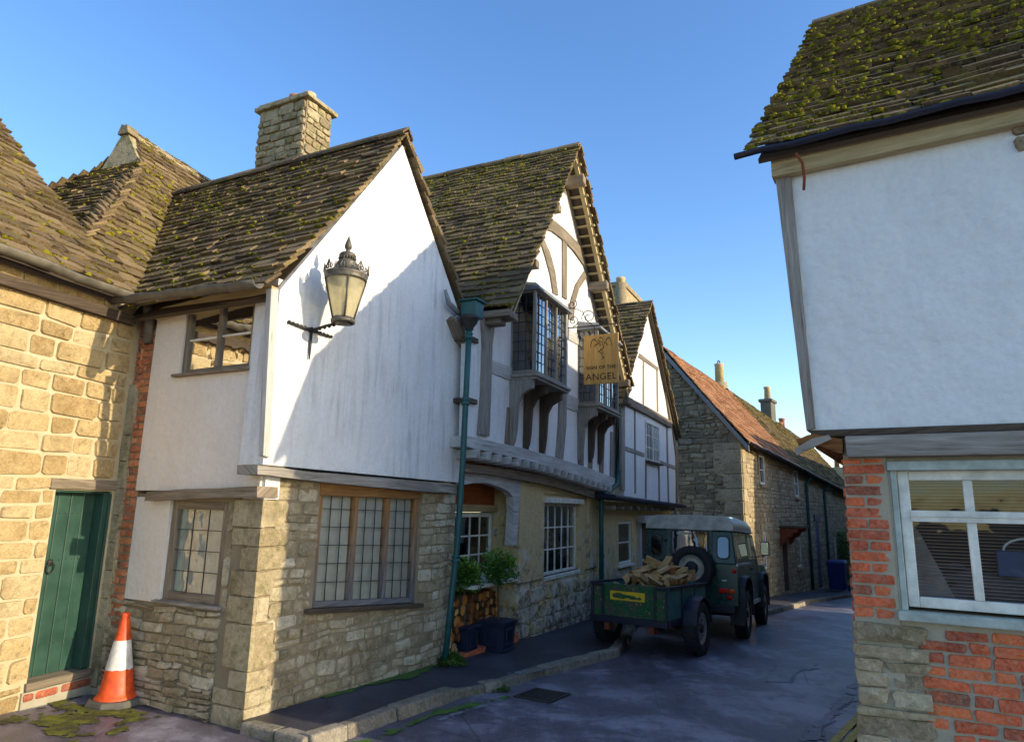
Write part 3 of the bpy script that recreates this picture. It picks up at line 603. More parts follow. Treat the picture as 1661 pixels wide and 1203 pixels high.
mb = MB(); stones(mb, FF, du0 - .04, du1 + .04, dz0 - .16, dz0 - .08, (.075, .08), (.21, .23), .01, .05, .004, seed=9, w=.0, bond=.22); mb.mi = 1; mb.fbox(FF, du0 - .04, du1 + .04, dz0 - .3, dz0 - .078, -.1, .03); mb.build('brick_step', [MT['redbrick'], MT['mortb']], T)
Dr = MB(); dw = -.10; pu = du1 - .075; n = 4
for k in range(n):
    a = du0 + .005 + (pu - du0) * k / n; b = du0 + .005 + (pu - du0) * (k + 1) / n - .005; Dr.fbox(FF, a, b, dz0, dz1 - .02, dw - .04, dw + rng.uniform(-.002, .002))
Dr.fbox(FF, du0 + .005, pu, dz0, dz1 - .02, dw - .05, dw - .012)
Do = Dr.build('door', MT['gdoor'], T, bevel=.005)
st = MB()
for k in range(n):
    a = du0 + (pu - du0) * (k + .5) / n
    for z in (.25, .95, 1.35):
        for o in (-.03, .03): st.lathe(FF.P(a + o, dz0 + z, dw), [(.007, 0), (.005, .004), (0, .005)], 8, FF.N)
st.build('studs', MT['iron'], Do)
hd = MB(); hu, hz = FF.px(82, 918, dw + .02); hd.lathe(FF.P(hu, hz + .03, dw), [(.03, 0), (.03, .006), (.012, .02), (0, .022)], 14, FF.N)
hd.tube([FF.P(hu + .035 * math.sin(a), hz - .012 + .045 * math.cos(a), dw + .022) for a in [6.283 * k / 20 for k in range(21)]], .006, 8, False); hd.build('ring_handle', MT['iron'], Do)
mb = MB(); mb.fbox(FF, pu + .003, du1 - .02, dz0, dz1 - .021, dw - .08, .0); mb.fbox(FF, du1 - .022, du1 - .001, dz0, dz1 - .021, dw - .08, .02); mb.fbox(FF, du0, du1, dz1 - .02, dz1 - .002, dw - .08, -.01); mb.build('door_frame', MT['gdoor'], T, bevel=.004)
# roof
rp = math.tan(R_(46)); e0 = FF.P(.13, 3.42, .18); e1 = FF.P(-4, 3.44, .18); r0 = FF.P(-.06, 3.42 + 2.9 * rp, -2.72); r1 = FF.P(-4, 3.44 + 2.9 * rp, -2.72)
roof('roof', T, e1, e0, [e1, e0, r0, r1], MT['slateg'], moss=.10, expo=.125, seed=21, sag=.05)
roof('back_roof', T, FF.P(-4, 3.4, -5.6), FF.P(-.06, 3.4, -5.6), [FF.P(-4, 3.4, -5.6), FF.P(-.06, 3.4, -5.6), r0, r1], MT['slate'], wid=(.4, .6), expo=.3, moss=0, seed=22)
mb = MB(); mb.prism(Fac(FF.P(-.02, 0, .0), 18 + 90), [(0, -.4), (-.0, 3.45), (2.72, 3.35 + 2.72 * rp), (5.4, 3.4), (5.4, -.4)], -.1, .0); 
mb.T = None; GW = mb  # end gable, faces the white house
gy = MB(); q = [FF.P(-.02, 2.6, -.02), FF.P(-.02, 3.40, -.02), FF.P(-.05, 3.3 + 2.72 * rp, -2.72), FF.P(-.02, 3.3, -5.4), FF.P(-.02, 2.6, -5.4)]; gy.face(q); gy.face([p - FF.U * .15 for p in q]); gy.build('gable_end', MT['lime'], T)
gutter_half(T, FF.P(-3.6, 3.44, .24), FF.P(.33, 3.39, .24), .06)
mb = MB(); mb.fbox(FF, -3.6, .3, 3.16, 3.25, .0, .10, jit=.004); mb.build('eaves_board', MT['dark_oak'], T)
pipe(T, [FF.P(.30, 3.36, .22), FF.P(.36, 3.22, .20), FF.P(.40, 3.10, .17), FF.P(.40, 3.00, .17)], .05, 'gutter', 'gutter_outlet')

# ------------------------------------------------------------------ roof block behind
T = thing('rear_cottage', 'tall hipped stone slate roof with small gablet rising behind the white house', 'house', FF.P(2, gz(*FF.P(2, 0).xy), -1))
ez = 3.42; pw = -2.2; pz = 6.52; hp = (pz - ez) / 2.2
ca = FF.P(-.55, ez, 0); cb = FF.P(-.55, ez, -4.4); gA = FF.P(1.78, 5.95, pw + .40); gB = FF.P(1.78, 5.95, pw - .40); pk = FF.P(2.10, pz, pw); far = FF.P(7.5, pz, pw); fa = FF.P(7.5, ez, 0); fb = FF.P(7.5, ez, -4.4)
pkn = FF.P(1.95, pz, pw)
roof('front_slope', T, ca, fa, [ca, fa, far, pkn, gA], MT['slateg'], moss=.22, seed=31, sag=.10, expo=.125)
roof('hip_slope', T, cb, ca, [cb, ca, gA, gB], MT['slate'], moss=.12, seed=32, sag=.08, expo=.125)
roof('back_slope', T, fb, cb, [fb, cb, gB, pkn, far], MT['slate'], moss=0, seed=33)
ridge(T, pkn - FF.U * .06, far, MT['chim'], .09, .35)
mb = MB(); mb.prism(Fac(FF.P(1.86, 0, pw), 18 + 90), [(-.40, 5.85), (.40, 5.85), (.0, pz + .0)], -.08, .08, rough=.01); mb.prism(Fac(FF.P(1.84, 0, pw), 18 + 90), [(-.09, pz - .10), (.09, pz - .10), (.06, pz + .03), (-.05, pz + .05)], -.08, .10, rough=.02, step=.05); mb.build('gablet', MT['chim'], T)
mb = MB(); mb.fbox(FF, ue + .25, 7.3, 1.5, 3.5, -.6, -.2); mb.build('wall', MT['dstone'], T)

# ------------------------------------------------------------------ white gabled house
T = thing('white_gabled_house', 'white plastered gabled house with jettied storey over a rubble stone ground floor', 'house', AG.P(0, gz(*Ac.xy), 0))
wr = AG.rect(519, 788, 671, 986)
zl0 = AG.px(514, 984)[1]; zr0 = AG.px(668, 978)[1]; wr = (wr[0], wr[1], (zl0 + zr0) / 2, 1.665); shr = (zr0 - zl0) / (wr[1] - wr[0]); wuc = (wr[0] + wr[1]) / 2
class FacW(Fac):
    def __init__(s, F): s.O, s.U, s.N = F.O, F.U, F.N
    def P(s, u, z, w=0): return s.O + s.U * u + s.N * w + V((0, 0, z + shr * (u - wuc) * max(0, min(1.15, (wr[3] - z) / (wr[3] - wr[2])))))
AGW = FacW(AG); _n = 8; wst = [(wr[0] + (wr[1] - wr[0]) * k / _n, wr[0] + (wr[1] - wr[0]) * (k + 1) / _n) for k in range(_n)]
wholes = [(a, b, wr[2] + shr * ((a + b) / 2 - wuc) - .03, wr[3]) for a, b in wst]
mb = MB(); stones(mb, AG, .12, 3.06, -.45, 1.70, (.045, .135), (.08, .30), .011, .024, .009, [(wr[0] - .02, wr[1] + .02, wr[2] + abs(shr) * .75 - .02, 1.72)], lambda u, z: not (wr[0] - .06 < u < wr[1] + .06 and z > wr[2] + shr * (u - wuc) - .05), seed=41, warp=.04, rnd=.17)
mb.mi = 1; slab(mb, AG, .0, 3.06, -.6, 1.74, -.25, .012, wholes); mb.build('stone_wall', [MT['rubble'], MT['mortd']], T)
mb = MB(); g = random.Random(5); z = -.35
while z < 1.52:                                   # corner quoins wrapping both faces
    h = min(g.uniform(.12, .36), 1.52 - z)
    if 1.52 - z - h < .15: h = 1.52 - z
    lu = g.uniform(.10, .30); ll = g.uniform(.14, .38)
    one_stone(mb, AG, -.01, lu, z + .005, z + h - .005, .012, .022, .004, .06, 0, g); one_stone(mb, AL, -.01, ll, z + .005, z + h - .005, .012, .022, .004, .06, 0, g)
    mb.hexa([AG.P(0, z + .004, -.1), AG.P(0, z + .004, .040), AG.P(0, z + .004, .040) + AL.N * .040, AG.P(0, z + .004, -.1) + AL.N * .040, AG.P(0, z + h - .004, -.1), AG.P(0, z + h - .004, .040), AG.P(0, z + h - .004, .040) + AL.N * .040, AG.P(0, z + h - .004, -.1) + AL.N * .040])
    z += h
mb.build('quoins', MT['quoin'], T, bevel=.014)
mb = MB(); mb.fbox(AG, -.03, .13, 1.52, 1.735, -.2, .035); mb.build('corner_render', MT['plas'], T)
# upper gable
gp_ = [(-.09, 1.80), (-.08, 3.30), (1.54, 5.52), (2.99, 3.82), (3.05, 3.5), (3.06, 1.78)]
mb = MB(); mb.prism(AG, gp_, -.22, .05); mb.build('gable_wall', MT['plas'], T)
mb = MB(); mb.pp(AG, [(418, 754), (440, 757), (520, 766), (600, 773), (680, 780), (741, 785), (741, 800), (680, 796), (600, 789), (520, 781), (440, 771), (418, 769)], -.1, .13, rough=.004); mb.build('jetty_beam', MT['grey_oak'], T, bevel=.006)
mb = MB(); mb.pp(AG, [(440, 468), (452, 470), (438, 742), (427, 738)], .03, .085); mb.build('corner_board', MT['white_wood'], T, bevel=.004)
# left face
uw = AL.rect(312, 500, 412, 597); lw = AL.rect(281, 812, 356, 982)
bl_ = AL.px(243, 795)[0]; bu_ = AL.px(262, 510)[0]
mb = MB(); slab(mb, AL, .0, 1.62, 1.58, 3.42, -.2, .055, [uw]); mb.build('side_render', MT['plasw'], T)
mb = MB(); stones(mb, AL, 1.62, au + .02, .3, 3.42, (.07, .072), (.1, .2), .010, .018, .003, seed=6, bond=.22, w=.02); mb.mi = 1; slab(mb, AL, 1.62, au + .1, .2, 3.42, -.2, .026); mb.build('brick_pier', [MT['brick'], MT['mortd']], T)
mb = MB(); slab(mb, AL, lw[1] - .005, 1.62, lw[2] - .03, 1.52, -.2, .03); mb.build('render_panel', MT['plasw'], T)
mb = MB(); stones(mb, AL, .36, au, -.4, lw[2] - .05, (.035, .095), (.10, .32), .010, .038, .010, seed=7, warp=.035, rnd=.2); stones(mb, AL, .30, lw[0] - .01, lw[2] - .04, 1.5, (.16, .3), (.2, .4), .012, .02, .008, seed=8)
mb.mi = 1; slab(mb, AL, 0, au + .1, -.6, 1.55, -.25, .008, [lw]); mb.build('side_stone_wall', [MT['rubble'], MT['mortd']], T)
mb = MB(); mb.pp(AL, [(238, 797), (300, 793), (360, 791), (417, 788), (417, 806), (360, 807), (300, 809), (234, 812)], -.1, .12, rough=.004); mb.build('side_jetty_beam', MT['brown_oak'], T, bevel=.006)
mb = MB(); mb.pp(AL, [(247, 503), (330, 482), (441, 463), (441, 474), (330, 496), (250, 517)], -.05, .13, rough=.006); mb.build('eaves_plate', MT['pale_oak'], T, bevel=.005)
window(T, AL, uw, 2, (1, 2), 'brown_oak', .045, .05, .035, .06, 'cream', .018, 'glassr', 'curtw', .03, 'brown_oak', curt_cover=.5)
window(T, AL, lw, 1, (3, 4), 'brown_oak', .07, .05, .0, .06, 'cames', .009, 'glassc', 'curt', .03, 'grey_oak', back=.3)
w_ = window(T, AGW, wr, 3, (3, 6), 'oakw', .055, .055, .0, .08, 'cames', .009, 'glassc', 'curt', .045, 'dark_oak', name='leaded_window', ledge=.10)
mb = MB(); mb.fbox(AG, wr[0] - .01, wr[1] + .01, wr[3] - .10, wr[3] + .03, -.05, .022); mb.build('head', MT['oak'], w_, bevel=.006)
# roof: ridge runs back from the gable
back = -AG.N; ap = AG.P(1.54, 5.66, .10)
el = AG.P(-.26, 3.28, .07); er = AG.P(3.16, 3.72, .12); bk = 6.4
roof('left_slope', T, el + back * bk, el, [el + back * bk, el, ap, ap + back * (bk + .0)], MT['slate'], moss=.2, seed=51, sag=.07, expo=.118)
roof('right_slope', T, er, er + back * 4.5, [er, er + back * 4.5, ap + back * 4.5, ap], MT['slateg'], moss=.15, seed=52, expo=.16, thick=.065, sag=.03)
ridge(T, ap + UP * .05 - back * .02, ap + back * bk + UP * .06, MT['slate'], .10, .4)
gutter_half(T, el + AL.N * .10 + UP * -.0 + AG.N * .03, el + AL.N * .10 + back * 2.05 + UP * .09, .058, name='gutter')
# lower end of the verge: timber and lead roll at the valley
mb = MB(); mb.pp(AG, [(742, 512), (752, 530), (766, 560), (760, 566), (746, 545), (736, 518)], .05, .16); mb.build('verge_board', MT['brown_oak'], T)
# chimney
AR = Fac(ap, -63.5, True)
C_ = thing('stone_chimney', 'tall square rubble stone chimney standing behind the white house ridge', 'chimney', AR.P(3.0, 5.2, -1.2))
cu0, cu1, cw0, cw1, cz = 2.50, 3.44, -.9, -1.42, 7.33
mb = MB(); stones(mb, AR, cu0, cu1, 5.0, cz, (.07, .15), (.1, .3), .014, .03, .010, seed=61, w=cw0, warp=.02)
SR = Fac(AR.P(cu0, 0, cw0), 26.5); stones(mb, SR, -.0, .0, 0, 0, (.1, .2), (.1, .2))
SF = Fac(AR.P(cu0, 0, cw0), -63.5 + 90 + 0); SF.U = -AR.N.copy(); SF.N = -AR.U.copy(); stones(mb, SF, 0, cw0 - cw1, 5.0, cz, (.09, .16), (.12, .34), .014, .025, .008, seed=62, warp=.02)
mb.mi = 1; mb.fbox(AR, cu0, cu1, 5.0, cz, cw1, cw0); mb.build('stack', [MT['chim'], MT['mortd']], C_)
mb = MB(); mb.fbox(AR, cu0 - .07, cu1 + .07, cz, cz + .05, cw1 - .07, cw0 + .07, jit=.012); mb.fbox(AR, cu0 - .03, cu1 + .03, cz + .05, cz + .11, cw1 - .03, cw0 + .03, jit=.012); mb.build('cap', MT['chim'], C_, bevel=.012)
for k, (a, hh) in enumerate(((2.72, .12), (3.0, .16), (3.25, .10))):
    mb = MB(); mb.lathe(AR.P(a, cz + .10, -1.15), [(.0, 0), (.09, 0), (.085, hh), (.10, hh + .02), (.10, hh + .05), (.07, hh + .05), (.07, .02), (0, .02)], 16); mb.build('pot', MT['potc' if k == 0 else 'pot'], C_)

# ------------------------------------------------------------------ wall lantern
lw_ = .40; mu, mz = AG.px(504, 536, .06)
LP = AG.P(*AG.px(556, 524, lw_), lw_)
T = thing('wall_lantern', 'ornate iron street lantern with tapered cream glass bracketed from the white gable', 'lantern', AG.P(mu, mz - .25, .05))
zt = AG.px(561, 455, lw_)[1]; zb = LP.z; zf = AG.px(564, 395, lw_)[1]
ax = LP.copy(); H_ = zt - zb; rt, rb = .178, .088
mb = MB(); mb.lathe(ax, [(rb, .0), (rb + .018, .0), (rb + .02, .03), (rb + .006, .035), (rb + .004, .05), (rb - .006, .05), (rb - .006, .0)], 28); mb.build('base_ring', MT['lampm'], T)
mb = MB(); mb.lathe(ax, [(rb, .05), (rt - .004, H_)], 32); mb.build('glass', MT['lampglass'], T, recalc=False)
mb = MB()
for k in range(4):
    th = math.atan2(-ax.y, -ax.x) + .12 + k * math.pi / 2; dv = V((math.cos(th), math.sin(th), 0)); mb.tube([ax + dv * (rb + .004) + UP * .04, ax + dv * (rt + .002) + UP * H_], .009, 8)
mb.build('glazing_ribs', MT['lampm'], T)
mb = MB(); mb.lathe(ax, [(rt - .01, H_ - .005), (rt + .004, H_ - .01), (rt + .012, H_ + .01), (rt + .006, H_ + .02), (rt + .016, H_ + .035), (rt + .018, H_ + .055), (rt + .004, H_ + .06)], 32)
mb.lathe(ax, [(rt, H_ + .05), (.125, H_ + .10), (.10, H_ + .135), (.105, H_ + .14), (.09, H_ + .155), (.094, H_ + .16), (.078, H_ + .18), (.066, H_ + .19), (.06, H_ + .23)], 28); mb.build('hood', MT['lampm'], T)
mb = MB()
for k in range(24):
    th = k * 6.2832 / 24; th2 = th + .13; c = ax + UP * (H_ + .085)
    ring = [c + V((math.cos(th + .07 * math.cos(a)), math.sin(th + .07 * math.cos(a)), 0)) * (rt + .014) + UP * .022 * math.sin(a) for a in [6.2832 * i / 10 for i in range(11)]]; mb.tube(ring, .0045, 6, False)
for k in range(8):
    th = k * 6.2832 / 8 + .12; c = ax + UP * (H_ + .06); tv = V((-math.sin(th), math.cos(th), 0)); dv = V((math.cos(th), math.sin(th), 0)) * (rt + .018)
    mb.tube([c + dv + tv * x + UP * z for x, z in ((-.022, 0), (-.03, .03), (-.012, .062), (0, .09), (.012, .062), (.03, .03), (.022, 0))], .0055, 6); mb.tube([c + dv, c + dv + UP * .085], .006, 6)
mb.build('crown_fretwork', MT['lampm'], T)
hh = zf - zb - H_; b0 = H_ + .22
mb = MB(); mb.lathe(ax, [(.05, b0 - .01), (.072, b0 - .005), (.078, b0 + .015), (.066, b0 + .035), (.03, b0 + .05), (.02, b0 + .06), (.018, b0 + .075), (.030, b0 + .085), (.033, b0 + .11), (.024, b0 + .145), (.010, b0 + .185), (.004, b0 + .205), (0, b0 + .207)], 24)
for k in range(18):
    th = k * 6.2832 / 18; c = ax + V((math.cos(th), math.sin(th), 0)) * .072 + UP * (b0 - .008); mb.lathe(c - UP * .012, [(0, -.008), (.010, 0), (.010, .014), (0, .02)], 6)
mb.build('finial', MT['lampm'], T)
mb = MB(); mb.tube([ax + UP * .01, ax - UP * .01], .07, 16); mb.tube([ax + UP * .0, ax + UP * .09], .012, 8); mb.lathe(ax + UP * .09, [(.018, 0), (.028, .03), (.03, .08), (.018, .11), (0, .115)], 12); mb.build('lamp_holder', MT['lampm'], T)
mb = MB(); c0 = AG.P(mu, mz, .07); tip = ax + UP * .005
mb.tube([c0, c0.lerp(tip, .5) + UP * .01, tip], .014, 8)
a_ = AG.P(*AG.px(469, 522, .07), .07); b_ = AG.P(*AG.px(537, 546, .07), .07); mb.tube([a_, c0, b_], [.010, .016, .010], 8); mb.tube([c0 + UP * .03, c0 - UP * .16, c0 - UP * .27 + AG.N * .0], [.013, .012, .006], 8)
for k in range(12): p = a_.lerp(b_, k / 11); mb.lathe(p - AG.U * .006, [(.0, 0), (.017, 0), (.017, .012), (0, .012)], 8, AG.U)
for k in range(6): p = c0.lerp(tip, .1 + k * .15); mb.lathe(p, [(.0, 0), (.019, 0), (.019, .012), (0, .012)], 8, (tip - c0))
mb.tube([AG.P(mu, mz, .03), c0], .02, 8); mb.build('bracket', MT['iron'], T)

# ------------------------------------------------------------------ drainpipe and hopper between white house and inn
T = thing('rainwater_pipe', 'green drainpipe with lead hopper between the white gable and the timbered inn', 'drainpipe', G(723, 1072))
pts = [AG.P(*AG.px(x, y, w_), w_) for x, y, w_ in [(761, 535, .30), (756, 640, .29), (750, 760, .27), (741, 890, .2), (731, 980, .15), (722, 1068, .14)]]
pipe(T, pts, .036, collars=[pts[0] - UP * .08, AG.P(*AG.px(755, 652, .288), .288), AG.P(*AG.px(739, 906, .19), .19)])
hp_ = pts[0]; mb = MB(); mb.lathe(hp_, [(.05, 0), (.06, .04), (.095, .08), (.105, .12), (.12, .13), (.12, .17), (.105, .17), (.10, .12)], 4 * 5); mb.build('hopper', MT['iron'], T)
mb = MB(); mb.T = Matrix.Translation(hp_ + UP * .16) @ Matrix.Rotation(R_(-26), 4, 'Z'); mb.box((-.10, -.05, 0), (.11, .16, .20)); mb.box((-.13, -.08, .2), (.14, .2, .225)); mb.T = None; mb.build('lead_chute', MT['pipe'], T, bevel=.01)
mb = MB()
for x, y in ((744, 552), (742, 651)): mb.fbox(AG, *[AG.px(x - 6, y, .06)[0], AG.px(x + 9, y, .06)[0]], AG.px(x, y, .06)[1] - .03, AG.px(x, y, .06)[1] + .03, .05, .27)
mb.build('bracket', MT['dark_oak'], T)
mb = MB()
sp = [AG.P(*AG.px(x, y, .12), .12) for x, y in [(722, 470), (728, 492), (742, 506), (760, 516)]]; mb.tube(sp, [.02, .035, .035, .02], 10); mb.build('lead_roll', MT['lead'], T)

# ------------------------------------------------------------------ the timbered inn
T = thing('timbered_inn', 'white timber framed inn with two oriel windows above an ochre rendered ground floor', 'inn', BL.P(3, gz(*BL.P(3, 0).xy), 0))
J = .22
def BR(x0, y0, x1, y1, w=J): return BL.rect(x0, y0, x1, y1, w)
sw = BL.rect(874, 815, 931, 922, -.10)
pj0, pj1 = .02, BL.px(838, 900)[0]
wu1 = 6.12
# ground floor wall with the porch opening
mb = MB(); slab(mb, BL, pj1, wu1, -.9, 2.02, -.35, .0, [sw]); mb.build('rendered_wall', MT['ochre'], T)
mb = MB(); 
for a, b in ((pj1 + .02, sw[0] - .08), (sw[1] + .42, wu1 - .02)): mb.fbox(BL, a, b, sw[2] - .02, 1.92, -.02, .035, jit=.01)
mb.fbox(BL, sw[0] - .08, sw[1] + .42, sw[3] + .14, 1.92, -.02, .03, jit=.01); mb.build('render_piers', MT['ochre'], T, bevel=.015)
mb = MB(); stones(mb, BL, pj1 + .02, wu1, -.9, .30, (.12, .26), (.2, .5), .014, .03, .014, seed=71, warp=.04); mb.build('plinth', MT['ochre'], T)
window(T, BL, sw, 1, (5, 3), 'cream', .045, .05, -.06, .06, 'cream', .022, 'glassr', 'curtw', None, name='sash_window', curt_cover=.45)
mb = MB(); mb.fbox(BL, sw[0] - .05, sw[1] + .12, sw[3] - .0, sw[3] + .09, -.06, .06); mb.build('window_head', MT['cream'], T, bevel=.012); mb = MB(); mb.fbox(BL, sw[0], sw[1], sw[2] - .07, sw[2] + .0, -.1, .02); mb.build('window_sill', MT['cream'], T, bevel=.012)
# porch recess
mb = MB(); rz = -.28; rd = -.42
for a, b, c, d, e, f in ((pj0 - .2, pj0 - .05, -.6, 2.0, rd, -.02), (pj1 - .02, pj1 + .1, -.6, 2.0, rd, -.35)): mb.fbox(BL, a, b, c, d, e, f)
mb.fbox(BL, pj0 - .2, pj1 + .1, -.6, .50, rd - .15, rd); mb.fbox(BL, pj0 - .2, .50, .5, 2.1, rd - .15, rd); mb.fbox(BL, 1.84, pj1 + .1, .5, 2.1, rd - .15, rd); mb.fbox(BL, .5, 1.84, 1.42, 2.1, rd - .15, rd); mb.build('porch_walls', MT['ochre'], T)
mb = MB(); mb.fbox(BL, pj0 - .05, pj1 - .02, 1.80, 1.88, rd, -.17); mb.fbox(BL, pj0 - .05, pj1 - .02, 1.52, 1.80, rd, rd + .05); mb.build('porch_ceiling', MT['redwood'], T)
pwr = (.52, 1.82, .52, 1.41)
window(T, BL, pwr, 1, (4, 3), 'cream', .06, .05, rd + .06, .06, 'cream', .022, 'glassd', None, .05, 'cream', back=.15, name='porch_window', ledge=.02)
mb = MB(); mb.fbox(BL, pwr[0] - .06, pwr[1] + .06, pwr[3] + .01, pwr[3] + .11, rd, rd + .12); mb.build('porch_window_head', MT['pale_oak'], T, bevel=.01)
# carved arch and posts
mb = MB(); mb.pp(BL, [(752, 762), (800, 766), (846, 772), (846, 778), (842, 830), (838, 884), (830, 884), (833, 830), (832, 806), (826, 797), (812, 790), (792, 783), (770, 783), (752, 786)], -.06, .05, rough=.003); mb.build('porch_arch', MT['white_wood'], T, bevel=.008)
mb = MB(); mb.pp(BL, [(755, 752), (800, 757), (845, 764), (900, 775), (945, 788), (978, 800), (978, 812), (945, 802), (900, 789), (845, 778), (800, 770), (755, 765)], -.05, .12, rough=.004); mb.build('moulded_bressummer', MT['brown_oak'], T, bevel=.012)
# jetty: joists and beam
zl_, zr_ = BL.px(758, 722, J)[1], BL.px(999, 790, J)[1]; zm_ = BL.px(880, 750, J)[1]; um_ = BL.px(880, 750, J)[0]
mb = MB()
for (a, za), (b, zb_) in (((-.1, zl_), (um_, zm_)), ((um_, zm_), (wu1, zr_))): mb.hexa([BL.P(a, za - .03, -.3), BL.P(b, zb_ - .03, -.3), BL.P(b, zb_ - .03, J - .03), BL.P(a, za - .03, J - .03), BL.P(a, za + .02, -.3), BL.P(b, zb_ + .02, -.3), BL.P(b, zb_ + .02, J - .03), BL.P(a, za + .02, J - .03)])
mb.build('jetty_soffit', MT['rotten'], T)
mb = MB(); mb.fbox(BL, pj1, wu1, 2.025, 2.3, -.3, -.02); mb.fbox(BL, -.1, pj1 - .003, 1.885, 2.3, -.3, -.02); mb.build('floor_edge', MT['rotten'], T)
for k in range(19):
    t = (k + .5) / 19; u = -.15 + t * (wu1 - .2); z = 2.13 - .30 * t - .1 * t * t
    z = zl_ + (zm_ - zl_) * (u + .1) / (um_ + .1) if u < um_ else zm_ + (zr_ - zm_) * (u - um_) / (wu1 - um_); z -= .035
    m = MB(); m.T = None; zz = z - .005; m.hexa([BL.P(u - .05, zz - .12, -.1), BL.P(u + .05, zz - .12, -.1), BL.P(u + .055, zz - .11, J + .10), BL.P(u - .055, zz - .11, J + .10), BL.P(u - .05, zz, -.1), BL.P(u + .05, zz, -.1), BL.P(u + .055, zz, J + .12), BL.P(u - .055, zz, J + .12)]); m.build('joist', MT['white_wood'], T, bevel=.02)
mb = MB(); mb.pp(BL, [(758, 706), (800, 716), (850, 727), (900, 741), (950, 757), (999, 776), (999, 792), (950, 775), (900, 759), (850, 745), (800, 734), (758, 724)], J - .18, J + .06, rough=.006); mb.build('jetty_beam', MT['white_wood'], T, bevel=.006)
# upper plaster gable
sl = lambda u: 4.05 + 1.397 * (u - .06); sr = lambda u: 3.94 + (5.79 - u) * 1.131
VW = .60; _a = BL.px(941, 232, VW); _l = BL.px(836, 484, VW); _r = BL.px(1026, 622, VW); APU, APZ, LU, LZ, RU, RZ = _a[0], _a[1] - .06, _l[0] - .03, _l[1] - .10, _r[0] + .04, _r[1] - .09; SLL = (APZ - LZ) / (APU - LU); SLR = (APZ - RZ) / (RU - APU)
bu0 = BL.px(759, 620, J)[0]; bu1 = BL.px(1003, 720, J)[0]
mb = MB(); mb.prism(BL, [BL.px(758, 716, J), (bu0, LZ - .18), (LU + .05, LZ - .12), (APU, APZ - .16), (bu1 - .02, APZ - .16 - SLR * (bu1 - .02 - APU)), (bu1, BL.px(999, 786, J)[1]), BL.px(950, 768, J), BL.px(900, 752, J), BL.px(850, 738, J), BL.px(800, 726, J)], J - .12, J); mb.build('gable_wall', MT['plas2'], T)
TM = [('post', [(783, 512), (806, 508), (799, 560), (797, 640), (794, 707), (778, 704), (783, 640), (786, 560)], .045, 'grey_oak'),
 ('rail', [(799, 584), (832, 597), (832, 618), (798, 604)], .02, 'white_wood'),
 ('stud', [(824, 660), (832, 662), (829, 722), (820, 719)], .02, 'brown_oak'), ('stud', [(853, 668), (861, 670), (858, 730), (850, 728)], .02, 'brown_oak'), ('stud', [(880, 674), (888, 676), (885, 738), (876, 735)], .02, 'brown_oak'),
 ('post', [(909, 630), (920, 634), (919, 690), (914, 745), (903, 741), (907, 690)], .03, 'grey_oak'), ('stud', [(941, 700), (948, 702), (947, 755), (939, 752)], .02, 'brown_oak'), ('stud', [(958, 705), (963, 706), (961, 760), (955, 758)], .02, 'brown_oak'), ('stud', [(975, 707), (981, 708), (979, 768), (973, 766)], .02, 'brown_oak'), ('stud', [(992, 700), (998, 702), (997, 775), (991, 773)], .03, 'grey_oak'),
 ('rail', [(920, 638), (944, 650), (944, 671), (919, 661)], .02, 'white_wood'),
 ('rail', [(922, 533), (944, 545), (944, 562), (922, 550)], .02, 'white_wood'),
 ('collar_beam', [(886, 352), (900, 358), (917, 372), (936, 392), (952, 416), (966, 440), (964, 456), (948, 430), (930, 405), (914, 389), (898, 376), (884, 370)], .035, 'brown_oak'),
 ('king_stud', [(913, 388), (920, 391), (920, 486), (913, 481)], .025, 'brown_oak'),
 ('curved_brace', [(875, 384), (882, 386), (893, 410), (901, 440), (906, 479), (898, 475), (893, 445), (885, 415)], .025, 'brown_oak'),
 ('curved_brace', [(948, 440), (953, 448), (940, 468), (933, 492), (931, 520), (923, 516), (926, 490), (934, 462)], .025, 'brown_oak'),
 ('corner_post', [(997, 640), (1004, 640), (1003, 778), (998, 776)], .03, 'grey_oak')]
for nm, px_, th, m_ in TM:
    mb = MB(); mb.prism(BL, [BL.px(x, y, J + th) for x, y in px_], J - .05, J + th, rough=.006 if nm in ('post', 'collar_beam', 'curved_brace') else .003); mb.build(nm, MT[m_], T, bevel=.004)
